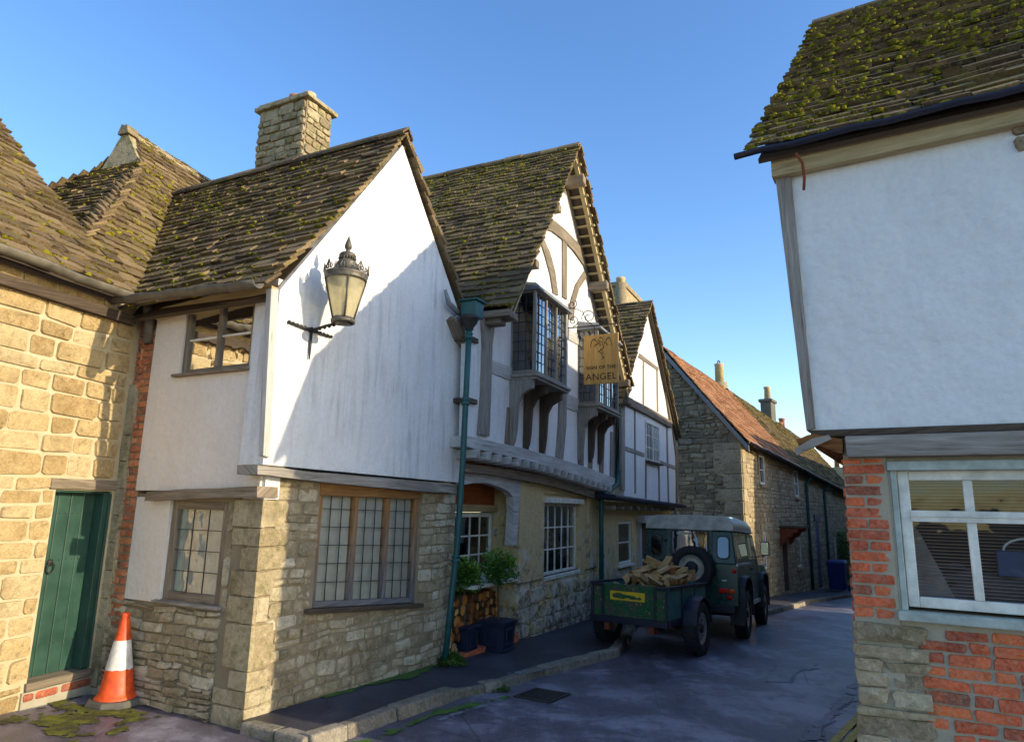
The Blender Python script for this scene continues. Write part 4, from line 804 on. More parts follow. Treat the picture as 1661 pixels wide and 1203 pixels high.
# oriels
def oriel(name, ul, ur, zb, zt, out, side_lights, brackets, drop):
    o = J + out
    mb = MB(); P_ = .05
    for (a, b) in ((ul, J + .02), (ul, o), (ur, o), (ur, J + .02)): mb.fbox(BL, a - P_ / 2, a + P_ / 2, zb, zt, b - P_, b)
    for z0, z1 in ((zb, zb + .05), (zt - .05, zt)):
        mb.fbox(BL, ul - .026, ur + .026, z0 + .001, z1 - .001, o - .055, o + .002)
        for u in (ul, ur): mb.fbox(BL, u - .027, u + .027, z0, z1, J, o - .056)
    nL = 3; iw = (ur - ul) / nL
    for k in (1, 2): mb.fbox(BL, ul + iw * k - .02, ul + iw * k + .02, zb + .05, zt - .05, o - .05, o - .003)
    ob = mb.build(name, MT['grey_oak'], T, bevel=.005)
    gb = MB(); gl = MB(); gs = MB()
    for k in range(nL):
        a, b = ul + iw * k + .03, ul + iw * (k + 1) - .03; tilt = rng.uniform(-.02, .02)
        for j in range(1, 3): x = a + (b - a) * j / 3; gb.fbox(BL, x - .005, x + .005, zb + .05, zt - .05, o - .034, o - .020)
        for j in range(1, 8): z = zb + .05 + (zt - zb - .1) * j / 8; gb.fbox(BL, a, b, z - .005, z + .005, o - .035, o - .019)
        gl.face([BL.P(a, zb + .05, o - .03 + tilt), BL.P(b, zb + .05, o - .03 - tilt), BL.P(b, zt - .05, o - .03 - tilt), BL.P(a, zt - .05, o - .03 + tilt)])
    for u in (ul, ur):
        for j in range(1, 3): x = J + (out - .05) * j / 3; gb.fbox(BL, u - .008, u + .008, zb + .05, zt - .05, x - .005, x + .005)
        for j in range(1, 8): z = zb + .05 + (zt - zb - .1) * j / 8; gb.fbox(BL, u - .0085, u + .0085, z - .005, z + .005, J, o - .05)
        gs = MB(); gs.face([BL.P(u, zb + .05, J), BL.P(u, zb + .05, o - .05), BL.P(u, zt - .05, o - .05), BL.P(u, zt - .05, J)]); gs.build('side_pane', MT['glass'], ob, recalc=False)
    gb.build('lead_bars', MT['cames'], ob); gl.build('pane', MT['glassr'], ob, recalc=False)
    rm = MB(); rm.fbox(BL, ul + .03, ur - .03, zb + .02, zt - .02, J - .01, J + .012); rm.build('room_shade_panel', MT['darkroom'], ob)  # solid panel, room shade put into its colour
    sb = MB(); sb.fbox(BL, ul - .07, ur + .07, zb - .045, zb - .003, J - .02, o + .055, jit=.003); sb.fbox(BL, ul - .045, ur + .045, zb - .085, zb - .046, J - .02, o + .03, jit=.003); sb.build('sill', MT['grey_oak'], ob, bevel=.006)
    rf = MB(); q = [(ul - .08, zt + .003, J - .02), (ur + .08, zt + .003, J - .02), (ur + .08, zt + .003, o + .07), (ul - .08, zt + .003, o + .07), (ul - .02, zt + .16, J - .02), (ur + .02, zt + .16, J - .02), (ur + .0, zt + .10, o - .02), (ul - .0, zt + .10, o - .02)]
    rf.hexa([BL.P(a, b, c) for a, b, c in q]); rf.fbox(BL, ul - .085, ur + .085, zt - .03, zt + .0, J, o + .075); rf.build('lead_roof', MT['lead'], ob, bevel=.008)
    ds = Fac(BL.P(0, 0, 0), 25)
    for k, u in enumerate(brackets):
        bm_ = MB(); S = Fac(BL.P(u - .04, 0, J), 25 + 90)   # plane whose U runs outwards
        top = zb - .087; oo = out - .03
        prof = [(0, top), (oo, top), (oo, top - .12), (oo - .06, top - .14), (oo * .55, top - .20), (oo * .36, top - .32), (oo * .30, top - drop * .72), (oo * .24, top - drop * .88), (.035, top - drop), (0, top - drop * .97)]
        bm_.prism(S, prof, -.04, .04, grain=(0, 1)); bm_.build('bracket', MT['grey_oak'] if k == 0 else MT['dark_oak'], ob, bevel=.01)
l1 = BL.px(838, 600, J); c1 = BL.px(871, 606, J + .37); r1 = BL.px(920, 627, J + .37)
o1 = .38
z1b = BL.px(871, 606, J + o1)[1]; z1t = BL.px(871, 468, J + o1)[1]
oriel('oriel_window', BL.px(870, 540, J + o1)[0], BL.px(919, 560, J + o1)[0], z1b + .0, z1t, o1, 0, [BL.px(870, 540, J + o1)[0] + .04, BL.px(888, 540, J + o1)[0] + .12, BL.px(917, 540, J + o1)[0] - .02], .95)
ou0 = BL.px(971, 640, J + o1)[0]; ou1 = BL.px(1003, 650, J + o1)[0]; z2b = BL.px(971, 655, J + o1)[1]; z2t = BL.px(976, 536, J + o1)[1]
oriel('oriel_window', ou0, min(ou1, 5.75), z2b, z2t, o1, 0, [ou0 + .04, (ou0 + ou1) / 2, ou1 - .06], .9)
# roof
bbk = -BL.N; apx = BL.P(APU, APZ, VW); bl0 = BL.P(LU, LZ, VW); br0 = BL.P(RU, RZ, VW)
roof('left_slope', T, bl0 + bbk * 6, bl0, [bl0 + bbk * 6, bl0, apx, apx + bbk * 6], MT['slate'], moss=.30, mosstop=1.2, seed=81, sag=.05, expo=.125)
roof('right_slope', T, br0, br0 + bbk * 5, [br0, br0 + bbk * 5, apx + bbk * 5, apx], MT['slateg'], moss=.1, seed=82, expo=.155, thick=.07, wid=(.2, .4), deck=.05)
ridge(T, apx + UP * .05, apx + bbk * 6 + UP * .02, MT['slate'], .10, .4)
# verge timbers (under the overhang)
dl = .17
for (a, b, w_1, tt) in (((LU + .04, LZ - dl), (APU - .06, APZ - dl), VW - .08, .10), ((APU + .06, APZ - dl), (RU - .04, RZ - dl), VW - .08, .13), ((APU + .06, APZ - dl - .04), (RU - .1, RZ - dl), J + .03, .10)):
    d = V((b[0] - a[0], b[1] - a[1])).normalized(); nrm = V((-d.y, d.x)) * tt / 2; A_ = V(a); B_ = V(b)
    mb = MB(); mb.prism(BL, [A_ + nrm, B_ + nrm, B_ - nrm, A_ - nrm], w_1 - .07, w_1, rough=.006, step=.2, grain=tuple(d)); mb.build('barge_rafter', MT['pale_oak'] if w_1 > .4 else MT['brown_oak'], T, bevel=.006)
for t in (.06, .48, .93):
    u = APU + .08 + (RU - APU - .1) * t; z = APZ - .3 - SLR * (u - APU - .08); mb = MB(); mb.fbox(BL, u - .10, u + .05, z - .08, z + .07, J, VW - .0); mb.build('purlin_end', MT['brown_oak'], T, bevel=.012)
for t in (.30, .64): u = LU + (APU - LU) * t; z = LZ - .22 + SLL * (u - LU); mb = MB(); mb.fbox(BL, u - .02, u + .11, z - .08, z + .04, J, VW - .02); mb.build('purlin_end', MT['brown_oak'], T, bevel=.012)
mb = MB(); mb.fbox(BL, LU - .22, LU + .09, LZ - .19, LZ - .10, J - .3, VW + .02, jit=.01); mb.build('plate_end', MT['brown_oak'], T, bevel=.015)
mb = MB(); mb.fbox(BL, LU - .16, LU + .02, LZ - .28, LZ - .195, J - .3, VW - .12, jit=.01); mb.build('plate_end', MT['brown_oak'], T, bevel=.015)
mb = MB(); mb.fbox(BL, RU - .30, RU + .05, RZ - .36, RZ - .22, J - .3, VW - .02, jit=.01); mb.build('plate_end', MT['brown_oak'], T, bevel=.015)
mb = MB()
for k in range(26):
    t = (k + .5) / 26; u = APU + .05 + (RU - APU - .1) * t; z = APZ - .10 - SLR * (u - APU); mb.fbox(BL, u - .03, u + .03, z - .075, z - .045, J, VW - .02)
mb.build('soffit_battens', MT['pale_oak'], T)
# sign
S_ = thing('hanging_sign', 'varnished wooden sign board lettered SIGN OF THE ANGEL hanging from scrolled iron', 'sign', V(BL.P(4.1, 3.2, 1)))
# the board hangs square to the wall: plane runs outwards; solve its distance along the wall from its visible size
us = BL.px(921, 552, J)[0]
SG = Fac(BL.P(us, 0, J), 25 + 90); SG.N = -BL.U.copy()
a0 = SG.px(948, 545); a1 = SG.px(1004, 540); b0_ = SG.px(947, 624); b1_ = SG.px(1003, 621)
sx0, sx1 = (a0[0] + b0_[0]) / 2, (a1[0] + b1_[0]) / 2; sz1 = (a0[1] + a1[1]) / 2; sz0 = (b0_[1] + b1_[1]) / 2
SIGN = (sx0, sx1, sz0, sz1)
mb = MB(); mb.fbox(SG, sx0, sx1, sz0, sz1, -.02, .02); sb_ = mb.build('board', MT['sign'], S_, bevel=.004)
def text(body, size, F, u, z, w, mat, parent, name='lettering', align='CENTER', sx=1.0, ext=.002, wt=0.0):
    cu = bpy.data.curves.new(name, 'FONT'); cu.body = body; cu.size = size; cu.align_x = align; cu.extrude = ext; cu.offset = wt; cu.space_character = 1.08
    tmp = bpy.data.objects.new('t', cu); COL.objects.link(tmp); bpy.context.view_layer.update(); me = bpy.data.meshes.new_from_object(tmp.evaluated_get(bpy.context.evaluated_depsgraph_get())); bpy.data.objects.remove(tmp)
    root = parent
    while root.parent is not None: root = root.parent
    sgn = 1 if F.U.cross(UP).dot(F.N) > 0 else -1
    for v in me.vertices: v.co = F.P(u + sgn * v.co.x * sx, z + v.co.y, w + v.co.z) - root.location
    me.materials.append(MT[mat]); o = bpy.data.objects.new(name, me); COL.objects.link(o); o.parent = parent; me.update(); return o
sw_ = sx1 - sx0; sh_ = sz1 - sz0
text('SIGN OF THE', sw_ * .135, SG, sx0 + sw_ * .50, sz0 + sh_ * .30, .0215, 'letter', sb_, wt=.0012)
text('ANGEL', sw_ * .265, SG, sx0 + sw_ * .50, sz0 + sh_ * .085, .0215, 'letter', sb_)
mb = MB()
def ang(x, y): return SG.P(sx0 + sw_ * x, sz0 + sh_ * y, .022)
K = [[(.20, .74), (.22, .84), (.26, .90), (.31, .91), (.37, .87), (.43, .82)], [(.60, .82), (.66, .88), (.72, .925), (.77, .90), (.80, .83), (.82, .75)],
     [(.31, .755), (.36, .80), (.40, .81), (.44, .79)], [(.60, .81), (.63, .82), (.67, .80), (.71, .76)], [(.44, .91), (.49, .94), (.54, .92), (.58, .88)], [(.44, .90), (.44, .87), (.47, .85), (.51, .85)], [(.53, .855), (.57, .84)],
     [(.46, .83), (.48, .79), (.475, .75)], [(.53, .83), (.55, .79), (.58, .75), (.56, .71), (.50, .69), (.44, .66)], [(.42, .67), (.46, .64), (.52, .62), (.60, .60)], [(.49, .67), (.53, .66), (.57, .64)], [(.52, .60), (.54, .56), (.58, .53), (.52, .49)]]
for c in K:
    pts = []
    for i in range(len(c) - 1):
        p0_, p1_, p2_, p3_ = c[max(i - 1, 0)], c[i], c[i + 1], c[min(i + 2, len(c) - 1)]
        for j in range(4):
            t = j / 4; f = lambda a, b, cc, d: .5 * (2 * b + (cc - a) * t + (2 * a - 5 * b + 4 * cc - d) * t * t + (3 * b - a - 3 * cc + d) * t ** 3); pts.append(ang(f(p0_[0], p1_[0], p2_[0], p3_[0]), f(p0_[1], p1_[1], p2_[1], p3_[1])))
    pts.append(ang(*c[-1])); n = len(pts); mb.tube(pts, [.0032 + .0035 * math.sin(math.pi * i / (n - 1)) for i in range(n)], 6)
mb.build('angel_emblem', MT['letter'], sb_)
bz = SG.px(960, 549)[1] ; bz = sz1 + .17
mb = MB(); mb.tube([SG.P(-.02, bz, 0), SG.P(sx1 - .02, bz, 0)], .012, 8); mb.tube([SG.P(0.0, bz - .1, 0), SG.P(0.0, bz + .45, 0)], .012, 8)
def spiral(cu, cz, r0, turns, a0, dr=1, nn=26): return [SG.P(cu + r0 * (1 - .75 * i / nn) * math.cos(a0 + dr * turns * 6.283 * i / nn), cz + r0 * (1 - .75 * i / nn) * math.sin(a0 + dr * turns * 6.283 * i / nn), 0) for i in range(nn + 1)]
W_s = sx1
for c in (spiral(.10, bz + .12, .10, 1.3, -1.6), spiral(.08, bz + .42, .09, 1.3, 1.0, -1), spiral(W_s * .42, bz + .17, .13, 1.4, 3.6, -1), spiral(W_s * .62, bz + .12, .10, 1.4, -1.5, 1), spiral(W_s * .95, bz + .07, .07, 1.3, -1.6), spiral(W_s * .76, bz + .05, .05, 1.3, -1.6)): mb.tube(c, .008, 6)
mb.tube([SG.P(.0, bz + .36, 0), SG.P(W_s * .15, bz + .34, 0), SG.P(W_s * .3, bz + .27, 0), SG.P(W_s * .36, bz + .12, 0), SG.P(W_s * .5, bz + .01, 0)], .008, 6)
mb.build('scroll_bracket', MT['iron'], S_)
mb = MB()
for u in (sx0 + sw_ * .3, sx0 + sw_ * .7):
    for k in range(5): z = sz1 + .005 + k * .033; mb.lathe(SG.P(u, z, 0), [(.012, 0), (.006, .010), (.006, .024), (.012, .034)], 8)
mb.build('chain_links', MT['iron'], S_)
# small painted wall crest beside the oriel
# drainpipe 2
T2 = thing('inn_rainwater_pipe', 'green drainpipe bending round the jetty at the far corner of the inn', 'drainpipe', G(977, 998))
q = [BL.P(*BL.px(1016, 640, J + .1), J + .1), BL.P(*BL.px(1008, 660, J + .1), J + .1), BL.P(*BL.px(1003, 765, J + .1), J + .1), BL.P(*BL.px(1001, 785, J + .1), J + .1), BL.P(*BL.px(980, 803, .24), .24), BL.P(*BL.px(975, 812, .20), .20), BL.P(*BL.px(976, 998, .16), .16)]
pipe(T2, q, .045, collars=[q[1], q[2]])
mb = MB(); mb.lathe(q[0] - UP * .02, [(.05, 0), (.09, .08), (.12, .12), (.12, .22), (.09, .22)], 16); mb.build('hopper', MT['iron'], T2)

# ------------------------------------------------------------------ porch things: bay trees, log stack
def planter_tree(px_, py_, w_, size, crown_z, crown_r, label, seed, h_=.34):
    g = random.Random(seed); base = BL.P(BL.px(px_, py_, w_)[0], 0, w_); base.z = gz(base.x, base.y) + .01
    t = thing('bay_tree', label, 'potted tree', base, 'bay trees in planters by the porch'); R0 = Matrix.Translation(base) @ Matrix.Rotation(R_(-25), 4, 'Z')
    mb = MB(); mb.T = R0; s2 = size / 2; k = .9
    mb.hexa([V((-s2 * k, -s2 * k, .02)), V((s2 * k, -s2 * k, .02)), V((s2 * k, s2 * k, .02)), V((-s2 * k, s2 * k, .02)), V((-s2, -s2, h_)), V((s2, -s2, h_)), V((s2, s2, h_)), V((-s2, s2, h_))])
    mb.box((-s2 - .02, -s2 - .02, h_ + .001), (s2 + .02, s2 + .02, h_ + .03)); mb.box((-s2 * k - .015, -s2 * k - .015, 0), (s2 * k + .015, s2 * k + .015, .03))
    for sx, sy in ((1, 0), (0, -1)):
        for (a, b, c, d) in ((-.55, .55, .26, .28), (-.55, .55, .08, .10), (-.55, -.50, .10, .26), (.5, .55, .10, .26)):
            if sx: mb.box((s2 * .95, a * s2, c), (s2 * 1.04, b * s2, d))
            else: mb.box((a * s2, -s2 * 1.04, c), (b * s2, -s2 * .95, d))
    mb.build('planter', MT['planter'], t, bevel=.006)
    mb = MB(); mb.tube([base + UP * h_ * .9, base + V((.01, 0, h_ + .15)), base + V((-.01, .01, crown_z - .05)), base + V((0, 0, crown_z + .08))], [.016, .014, .012, .008], 8)
    for k in range(9):
        th = g.uniform(0, 6.28); mb.tube([base + UP * (crown_z - .04), base + UP * crown_z + V((math.cos(th), math.sin(th), g.uniform(-.2, .8))) * crown_r * .8], [.006, .002], 5)
    mb.build('stem', MT['stem'], t)
    mb = MB(); C0 = base + UP * crown_z
    for k in range(1500):
        d = V((g.gauss(0, 1), g.gauss(0, 1), g.gauss(0, 1))).normalized(); r = crown_r * g.random() ** .45 * (1 + .5 * mnoise.noise(d * 2.2 + V((seed, 0, 0)))); p = C0 + V((d.x * r, d.y * r, d.z * r * .95))
        ld = (d + V((g.gauss(0, .6), g.gauss(0, .6), g.gauss(.3, .5)))).normalized(); sd_ = ld.cross(V((g.gauss(0, 1), g.gauss(0, 1), g.gauss(0, 1)))).normalized(); l = g.uniform(.035, .06); ww = l * .28; up_ = sd_.cross(ld) * .004
        mb.face([p, p + ld * l * .5 + sd_ * ww + up_, p + ld * l, p + ld * l * .5 - sd_ * ww + up_], r=max(0, min(1, .25 + .5 * (d.z * .5 + .5) * r / crown_r + g.uniform(-.2, .3))))
    mb.build('crown', MT['leaf'], t, recalc=False)
planter_tree(806, 1047, .14, .36, 1.02, .23, 'bay tree with clear stem and round crown in the larger dark planter', 5)
planter_tree(750, 1063, -.10, .30, .92, .21, 'bay tree half hidden behind the drainpipe in a small dark planter', 6, .30)
g = random.Random(8); lw0, lw1 = pj0 - .0, 1.48; base = BL.P((lw0 + lw1) / 2, 0, -.2); lz = gz(base.x, base.y) + .06; row = 0; z = lz; nlog = 0
mb = MB(); mb.fbox(BL, pj0 - .1, pj1 + .0, -.7, lz, rd, .06); o = mb.build('porch_floor', MT['redbrick'], kind='structure')
while z < .36:
    u = lw0 + (.05 if row % 2 else 0); 
    while u < lw1 - .05:
        r = g.uniform(.045, .075); a0 = g.uniform(0, 6.28); kind = g.random(); ns = 9
        mb = MB(); ring = []
        for k in range(ns):
            th = a0 + 6.283 * k / ns; rr = r * g.uniform(.88, 1.08)
            if kind < .55 and k < ns * .4: rr *= .45
            ring.append((u + r + math.cos(th) * rr, z + .06 + math.sin(th) * rr))
        w1_ = -.08 + g.uniform(-.05, .04)
        f1 = [BL.P(a, b, w1_) for a, b in ring]; f0 = [BL.P(a, b, w1_ - .26) for a, b in ring]
        mb.mi = 0; mb.face(f1, r=g.random()); mb.mi = 1
        for k in range(ns): mb.face([f0[k], f0[(k + 1) % ns], f1[(k + 1) % ns], f1[k]], r=.5)
        o = mb.build('firewood_log', [MT['logend'], MT['bark']], loc=BL.P(u + r, z, w1_)); tag(o, 'firewood log, cut end showing, in the %s row of the porch stack' % ('lowest', 'second', 'third', 'fourth', 'fifth', 'sixth', 'seventh', 'eighth', 'ninth', 'top')[min(row, 9)], 'firewood', 'firewood logs stacked in the porch'); nlog += 1
        u += r * 2 + .004
    z += .105; row += 1
mb = MB(); mb.fbox(BL, lw0 - .02, lw1 + .0, lz, .38, rd, -.22); mb.build('log_stack_backing', MT['bark'], T)

# ------------------------------------------------------------------ small timbered house beyond the inn
T = thing('small_timbered_house', 'narrow white timbered house with steep mossy gable beyond the inn', 'house', CB.P(3, gz(*CB.P(3, 0).xy), 0))
Jc = .25; VC = .42
_a = CB.px(1058, 484, VC); _l = CB.px(1030, 640, VC); _r = CB.px(1104, 705, VC)
cl = CB.px(1011, 700, Jc)[0]; cr = CB.px(1100, 760, Jc)[0]; cbz = CB.px(1055, 812, Jc)[1]; AU, AZ = _a; slc = (AZ - _r[1]) / (_r[0] - AU)
LUc = AU - (_r[0] - AU) * .93; LZc = _r[1] + .1
mb = MB(); mb.prism(CB, [(cl, cbz - .02), (cl, LZc - .1), (LUc + .1, LZc), (AU, AZ - .12), (_r[0] - .12, _r[1] + .0), (cr, _r[1] - .2), (cr, cbz - .02)], Jc - .2, Jc); mb.build('gable_wall', MT['plas2'], T)
cw = CB.rect(1046, 682, 1069, 752, Jc); 
for nm, px_, th, m_ in [('rail', [(1014, 641), (1055, 662), (1090, 683), (1090, 694), (1055, 674), (1014, 654)], .07, 'brown_oak'), ('stud', [(1029, 662), (1031, 663), (1032, 800), (1030, 800)], .012, 'brown_oak'), ('stud', [(1047, 752), (1049, 753), (1049, 808), (1047, 808)], .012, 'brown_oak'), ('stud', [(1068, 756), (1070, 757), (1071, 814), (1069, 813)], .012, 'brown_oak'), ('stud', [(1081, 690), (1083, 691), (1086, 820), (1084, 820)], .012, 'brown_oak'), ('rail', [(1014, 723), (1046, 735), (1046, 741), (1014, 730)], .015, 'grey_oak'), ('rail', [(1070, 746), (1097, 756), (1097, 762), (1070, 751)], .015, 'grey_oak'), ('rail', [(1038, 573), (1068, 596), (1068, 601), (1036, 579)], .02, 'brown_oak'), ('stud', [(1043, 580), (1045, 581), (1045, 656), (1043, 655)], .012, 'brown_oak'), ('stud', [(1065, 598), (1067, 600), (1068, 668), (1066, 667)], .012, 'brown_oak'), ('corner_post', [(1090, 685), (1094, 690), (1101, 740), (1101, 824), (1098, 822), (1097, 742)], .03, 'brown_oak'), ('corner_post', [(1008, 660), (1014, 650), (1014, 796), (1009, 794)], .03, 'grey_oak'), ('barge_board', [(1059, 498), (1063, 504), (1094, 690), (1088, 684)], .05, 'brown_oak')]:
    mb = MB(); mb.prism(CB, [CB.px(x, y, Jc + th) for x, y in px_], Jc - .02, Jc + th); mb.build(nm, MT[m_], T)
window(T, CB, cw, 2, (2, 3), 'cream', .04, .06, Jc + .03, .06, 'cream', .022, 'glassr', None, .05, 'dark_oak', back=.01)
mb = MB(); ju0 = CB.px(1000, 790, .3)[0]; mb.hexa([CB.P(-.5, cbz - .02, 0), CB.P(cr + .1, cbz - .12, 0), CB.P(cr + .1, cbz - .14, .42), CB.P(-.5, cbz - .02, .42), CB.P(-.5, cbz + .12, 0), CB.P(cr + .1, cbz + .02, 0), CB.P(cr + .1, cbz - .06, .44), CB.P(-.5, cbz + .06, .44)]); mb.build('jetty_cover', MT['dgut'], T, bevel=.03)
for k in range(10): mb = MB(); u = -.1 + k * (cr) / 10; mb.fbox(CB, u, u + .1, cbz - .22, cbz - .13, -.1, .28); mb.build('joist', MT['grey_oak'], T, bevel=.02)
lw2 = CB.rect(1003, 845, 1025, 912)
mb = MB(); slab(mb, CB, -.05, cr, -1.2, cbz - .05, -.3, 0, [lw2]); mb.build('rendered_wall', MT['ochre'], T)
window(T, CB, lw2, 1, (1, 2), 'cream', .06, .05, -.02, .05, 'cream', .03, 'glassd', None, .05, 'cream', name='sash_window')
d0 = CB.px(1034, 870)[0]; mb = MB()
for u in (d0, d0 + 1.1): mb.fbox(CB, u, u + .14, -.9, cbz - .35, -.05, .07)
mb.fbox(CB, d0 - .1, d0 + 1.35, cbz - .50, cbz - .33, -.05, .22); mb.build('door_surround', MT['white_wood'], T, bevel=.02)
mb = MB(); mb.fbox(CB, d0 + .14, d0 + 1.1, -.9, cbz - .5, -.02, .015); mb.build('door', MT['dark_oak'], T)
cbk = -CB.N; ap2 = CB.P(AU, AZ - .05, VC); l2 = CB.P(LUc, LZc - .05, VC); r2 = CB.P(_r[0] + .05, _r[1] - .1, VC)
roof('left_slope', T, l2 + cbk * 4, l2, [l2 + cbk * 4, l2, ap2, ap2 + cbk * 4], MT['slate'], moss=.22, seed=91, expo=.16, wid=(.2, .4), thick=.035)
roof('right_slope', T, r2, r2 + cbk * 3.6, [r2, r2 + cbk * 3.6, ap2 + cbk * 3.6, ap2], MT['slateg'], moss=.1, seed=92, expo=.17, wid=(.2, .4), thick=.07)
T = thing('squat_chimney', 'squat dark chimney with green cap behind the small timbered house', 'chimney', CB.P(AU - 1.2, AZ - .6, -2.2))
mb = MB(); hc = CB.rect(1010, 455, 1040, 486, -2.4); mb.fbox(CB, hc[0] + .1, hc[1], hc[2] - 1, hc[3] - .18, -3.0, -2.4); mb.build('stack', MT['chim'], T, bevel=.01)
mb = MB(); mb.fbox(CB, hc[0] + .04, hc[1] + .06, hc[3] - .18, hc[3], -3.05, -2.34); mb.build('cap', MT['chim'], T, bevel=.02)
P_ = CB.P(hc[0] - .25, hc[2] - .2, -2.4); T = thing('clay_chimney_pot', 'plain buff clay chimney pot left of the squat green capped chimney', 'chimney pot', P_)
mb = MB(); mb.lathe(P_, [(0, 0), (.15, 0), (.14, hc[3] - P_.z - .12), (.17, hc[3] - P_.z - .1), (.17, hc[3] - P_.z), (.12, hc[3] - P_.z), (.11, .1), (0, .1)], 20); mb.build('pot', MT['potc'], T)
mb = MB(); mb.lathe(P_ - UP * .9, [(.2, 0), (.2, .9), (0, .9)], 12); mb.build('base', MT['chim'], T)

# ------------------------------------------------------------------ terrace of stone cottages down the street
T = thing('stone_terrace_house', 'stone end house with orange tiled roof beyond the parked car', 'house', DF.P(3, gz(*DF.P(3, 0).xy), 0))
dse = -.058                                       # the eaves follow the fall of the street
EZ = lambda u: 3.46 + dse * u
apD = DG.px(1078, 564); hD = apD[1]; wD = apD[0]
def dslab(u0, u1, holes, w1, w0=-.3, mi=0, mb=None, ztop=None): slab(mb, DF, u0, u1, -3.2, 3.5, w0, w1, holes)
U1 = 6.0; U2 = 17.0
wn = [DF.rect(1229, 737, 1240, 786), DF.rect(1286, 762, 1295, 806), DF.rect(1235, 862, 1243, 922), DF.rect(1290, 872, 1299, 918)]
dr = DF.rect(1267, 862, 1281, 957)
holes = [tuple(x) for x in wn[:3]] + [wn[3], dr]
def fwall(name, u0, u1, holes, mat, seed, T, ch=(.09, .18), cw=(.16, .45)):
    n = max(1, round((u1 - u0) / 1.5)); mb = MB()
    hs_ = holes
    stones(mb, DF, u0, u1, -3.0, EZ((u0 + u1) / 2) - .05 + .0, ch, cw, .016, .022, .010, hs_, lambda u, z: z < EZ(u) - .08 and z > gz(*DF.P(u, 0).xy) - .2, seed=seed, warp=.02)
    mb.mi = 1
    us = sorted({u0 + (u1 - u0) * k / n for k in range(n + 1)} | {x for h in holes for x in h[:2]})
    for a, b in zip(us, us[1:]):
        top = EZ((a + b) / 2)
        for c, d in intervals(-3.2, top, [(h[2], h[3]) for h in holes if h[0] < (a + b) / 2 < h[1]]): mb.fbox(DF, a, b, c, d, -.3, .008)
    return mb.build(name, [MT[mat], MT['mortd']], T)
fwall('front_wall', 0, U1, holes, 'dstone', 101, T)
DG2 = Fac(DG.O, -56, True)
mb = MB(); stones(mb, DG, 0.3, wD * 2, -1.2, hD, (.07, .17), (.12, .4), .016, .045, .014, (), lambda u, z: z < 3.4 + (hD - 3.4) * (1 - abs(u - wD) / wD) - .12, seed=102, warp=.05)
mb.mi = 1; mb.prism(DG, [(.0, -1.4), (0, 3.4), (wD, hD - .1), (wD * 2, 3.4), (wD * 2, -1.4)], -.3, .01); mb.build('gable_wall', [MT['grey'], MT['mortd']], T)
mb = MB(); g = random.Random(9); z = -1.0
while z < 3.35:
    h = g.uniform(.28, .42); h = min(h, 3.38 - z); lu = g.choice((.3, .55)); ll = .85 - lu
    one_stone(mb, DF, -.02, lu, z, z + h, .012, .03, .006, .06, 0, g); one_stone(mb, DG, -.02, ll + .2, z, z + h, .012, .05, .006, .06, 0, g); z += h + .01
mb.build('quoins', MT['dstone'], T)
for i, r_ in enumerate(wn):
    if r_[0] > U1: continue
    o = window(T, DF, r_, 1, (1, 2) if i == 1 or i == 0 else (2, 4), 'whitep', .07, .05, .03, .06, 'whitep', .03, 'glass', 'curtw', .09, 'dstone', name='sash_window', curt_cover=.6)
    mb = MB(); mb.fbox(DF, r_[0] - .14, r_[1] + .14, r_[3] + .0, r_[3] + .2, -.02, .05); mb.fbox(DF, r_[0] - .13, r_[0] - .0, r_[2], r_[3] - .001, -.02, .045); mb.fbox(DF, r_[1], r_[1] + .13, r_[2], r_[3] - .001, -.02, .045); mb.build('stone_surround', MT['quoin'], o, bevel=.01)
mb = MB(); mb.fbox(DF, dr[0], dr[1], dr[2], dr[3], -.1, -.02); o = mb.build('door', MT['dark_oak'], T, bevel=.01)
hz_ = DF.px(1270, 866)[1]; hu0 = DF.px(1262, 866, .3)[0]; hu1 = DF.px(1299, 868, .3)[0]; hu0, hu1 = dr[0] - .3, dr[1] + .45
mb = MB(); mb.fbox(DF, hu0, hu1, dr[3] + .12, dr[3] + .19, -.02, .62, jit=.01); mb.build('door_hood', MT['slate'], T, bevel=.01)
for u in (hu0 + .1, hu1 - .2):
    mb = MB(); S = Fac(DF.P(u, 0, 0), 35 + 90); tz = dr[3] + .118; mb.prism(S, [(0, tz), (.56, tz), (.54, tz - .10), (.40, tz - .14), (.34, tz - .26), (.2, tz - .30), (.14, tz - .46), (0, tz - .56)], -.06, .06); mb.build('carved_bracket', MT['rust'], T, bevel=.01)
# orange roof
dbk = -DF.N; Wr = 2.9 
ev = lambda u, w=.22: DF.P(u, EZ(u) - .10, w)
rgD = DG.P(wD, hD + .02, .15)
def ridge_pt(u): return DF.P(u, hD + .02 - .03 * u, -wD)
ra = DG.P(wD, hD + .02, .2); rb = DF.P(U1, 0, 0); rb = ra + DF.U * (U1 + .3) + UP * dse * (U1 + .3)
e0_ = DG.P(-.02, 3.36, .2) + DF.N * .25; e1_ = e0_ + DF.U * (U1 + .3) + UP * dse * (U1 + .3)
roof('front_slope', T, e0_, e1_, [e0_, e1_, rb, ra], MT['tile'], wid=(.16, .2), expo=.2, thick=.022, moss=.02, seed=103, sag=.03)
eb = DG.P(wD * 2 + .1, 3.36, .2)
roof('back_slope', T, eb + DF.U * 6.3 + UP * dse * 6.3, eb, [eb + DF.U * 6.3 + UP * dse * 6.3, eb, ra, rb], MT['tile'], wid=(.4, .5), expo=.35, moss=0, seed=104)
mb = MB(); d = (ra - e0_); 
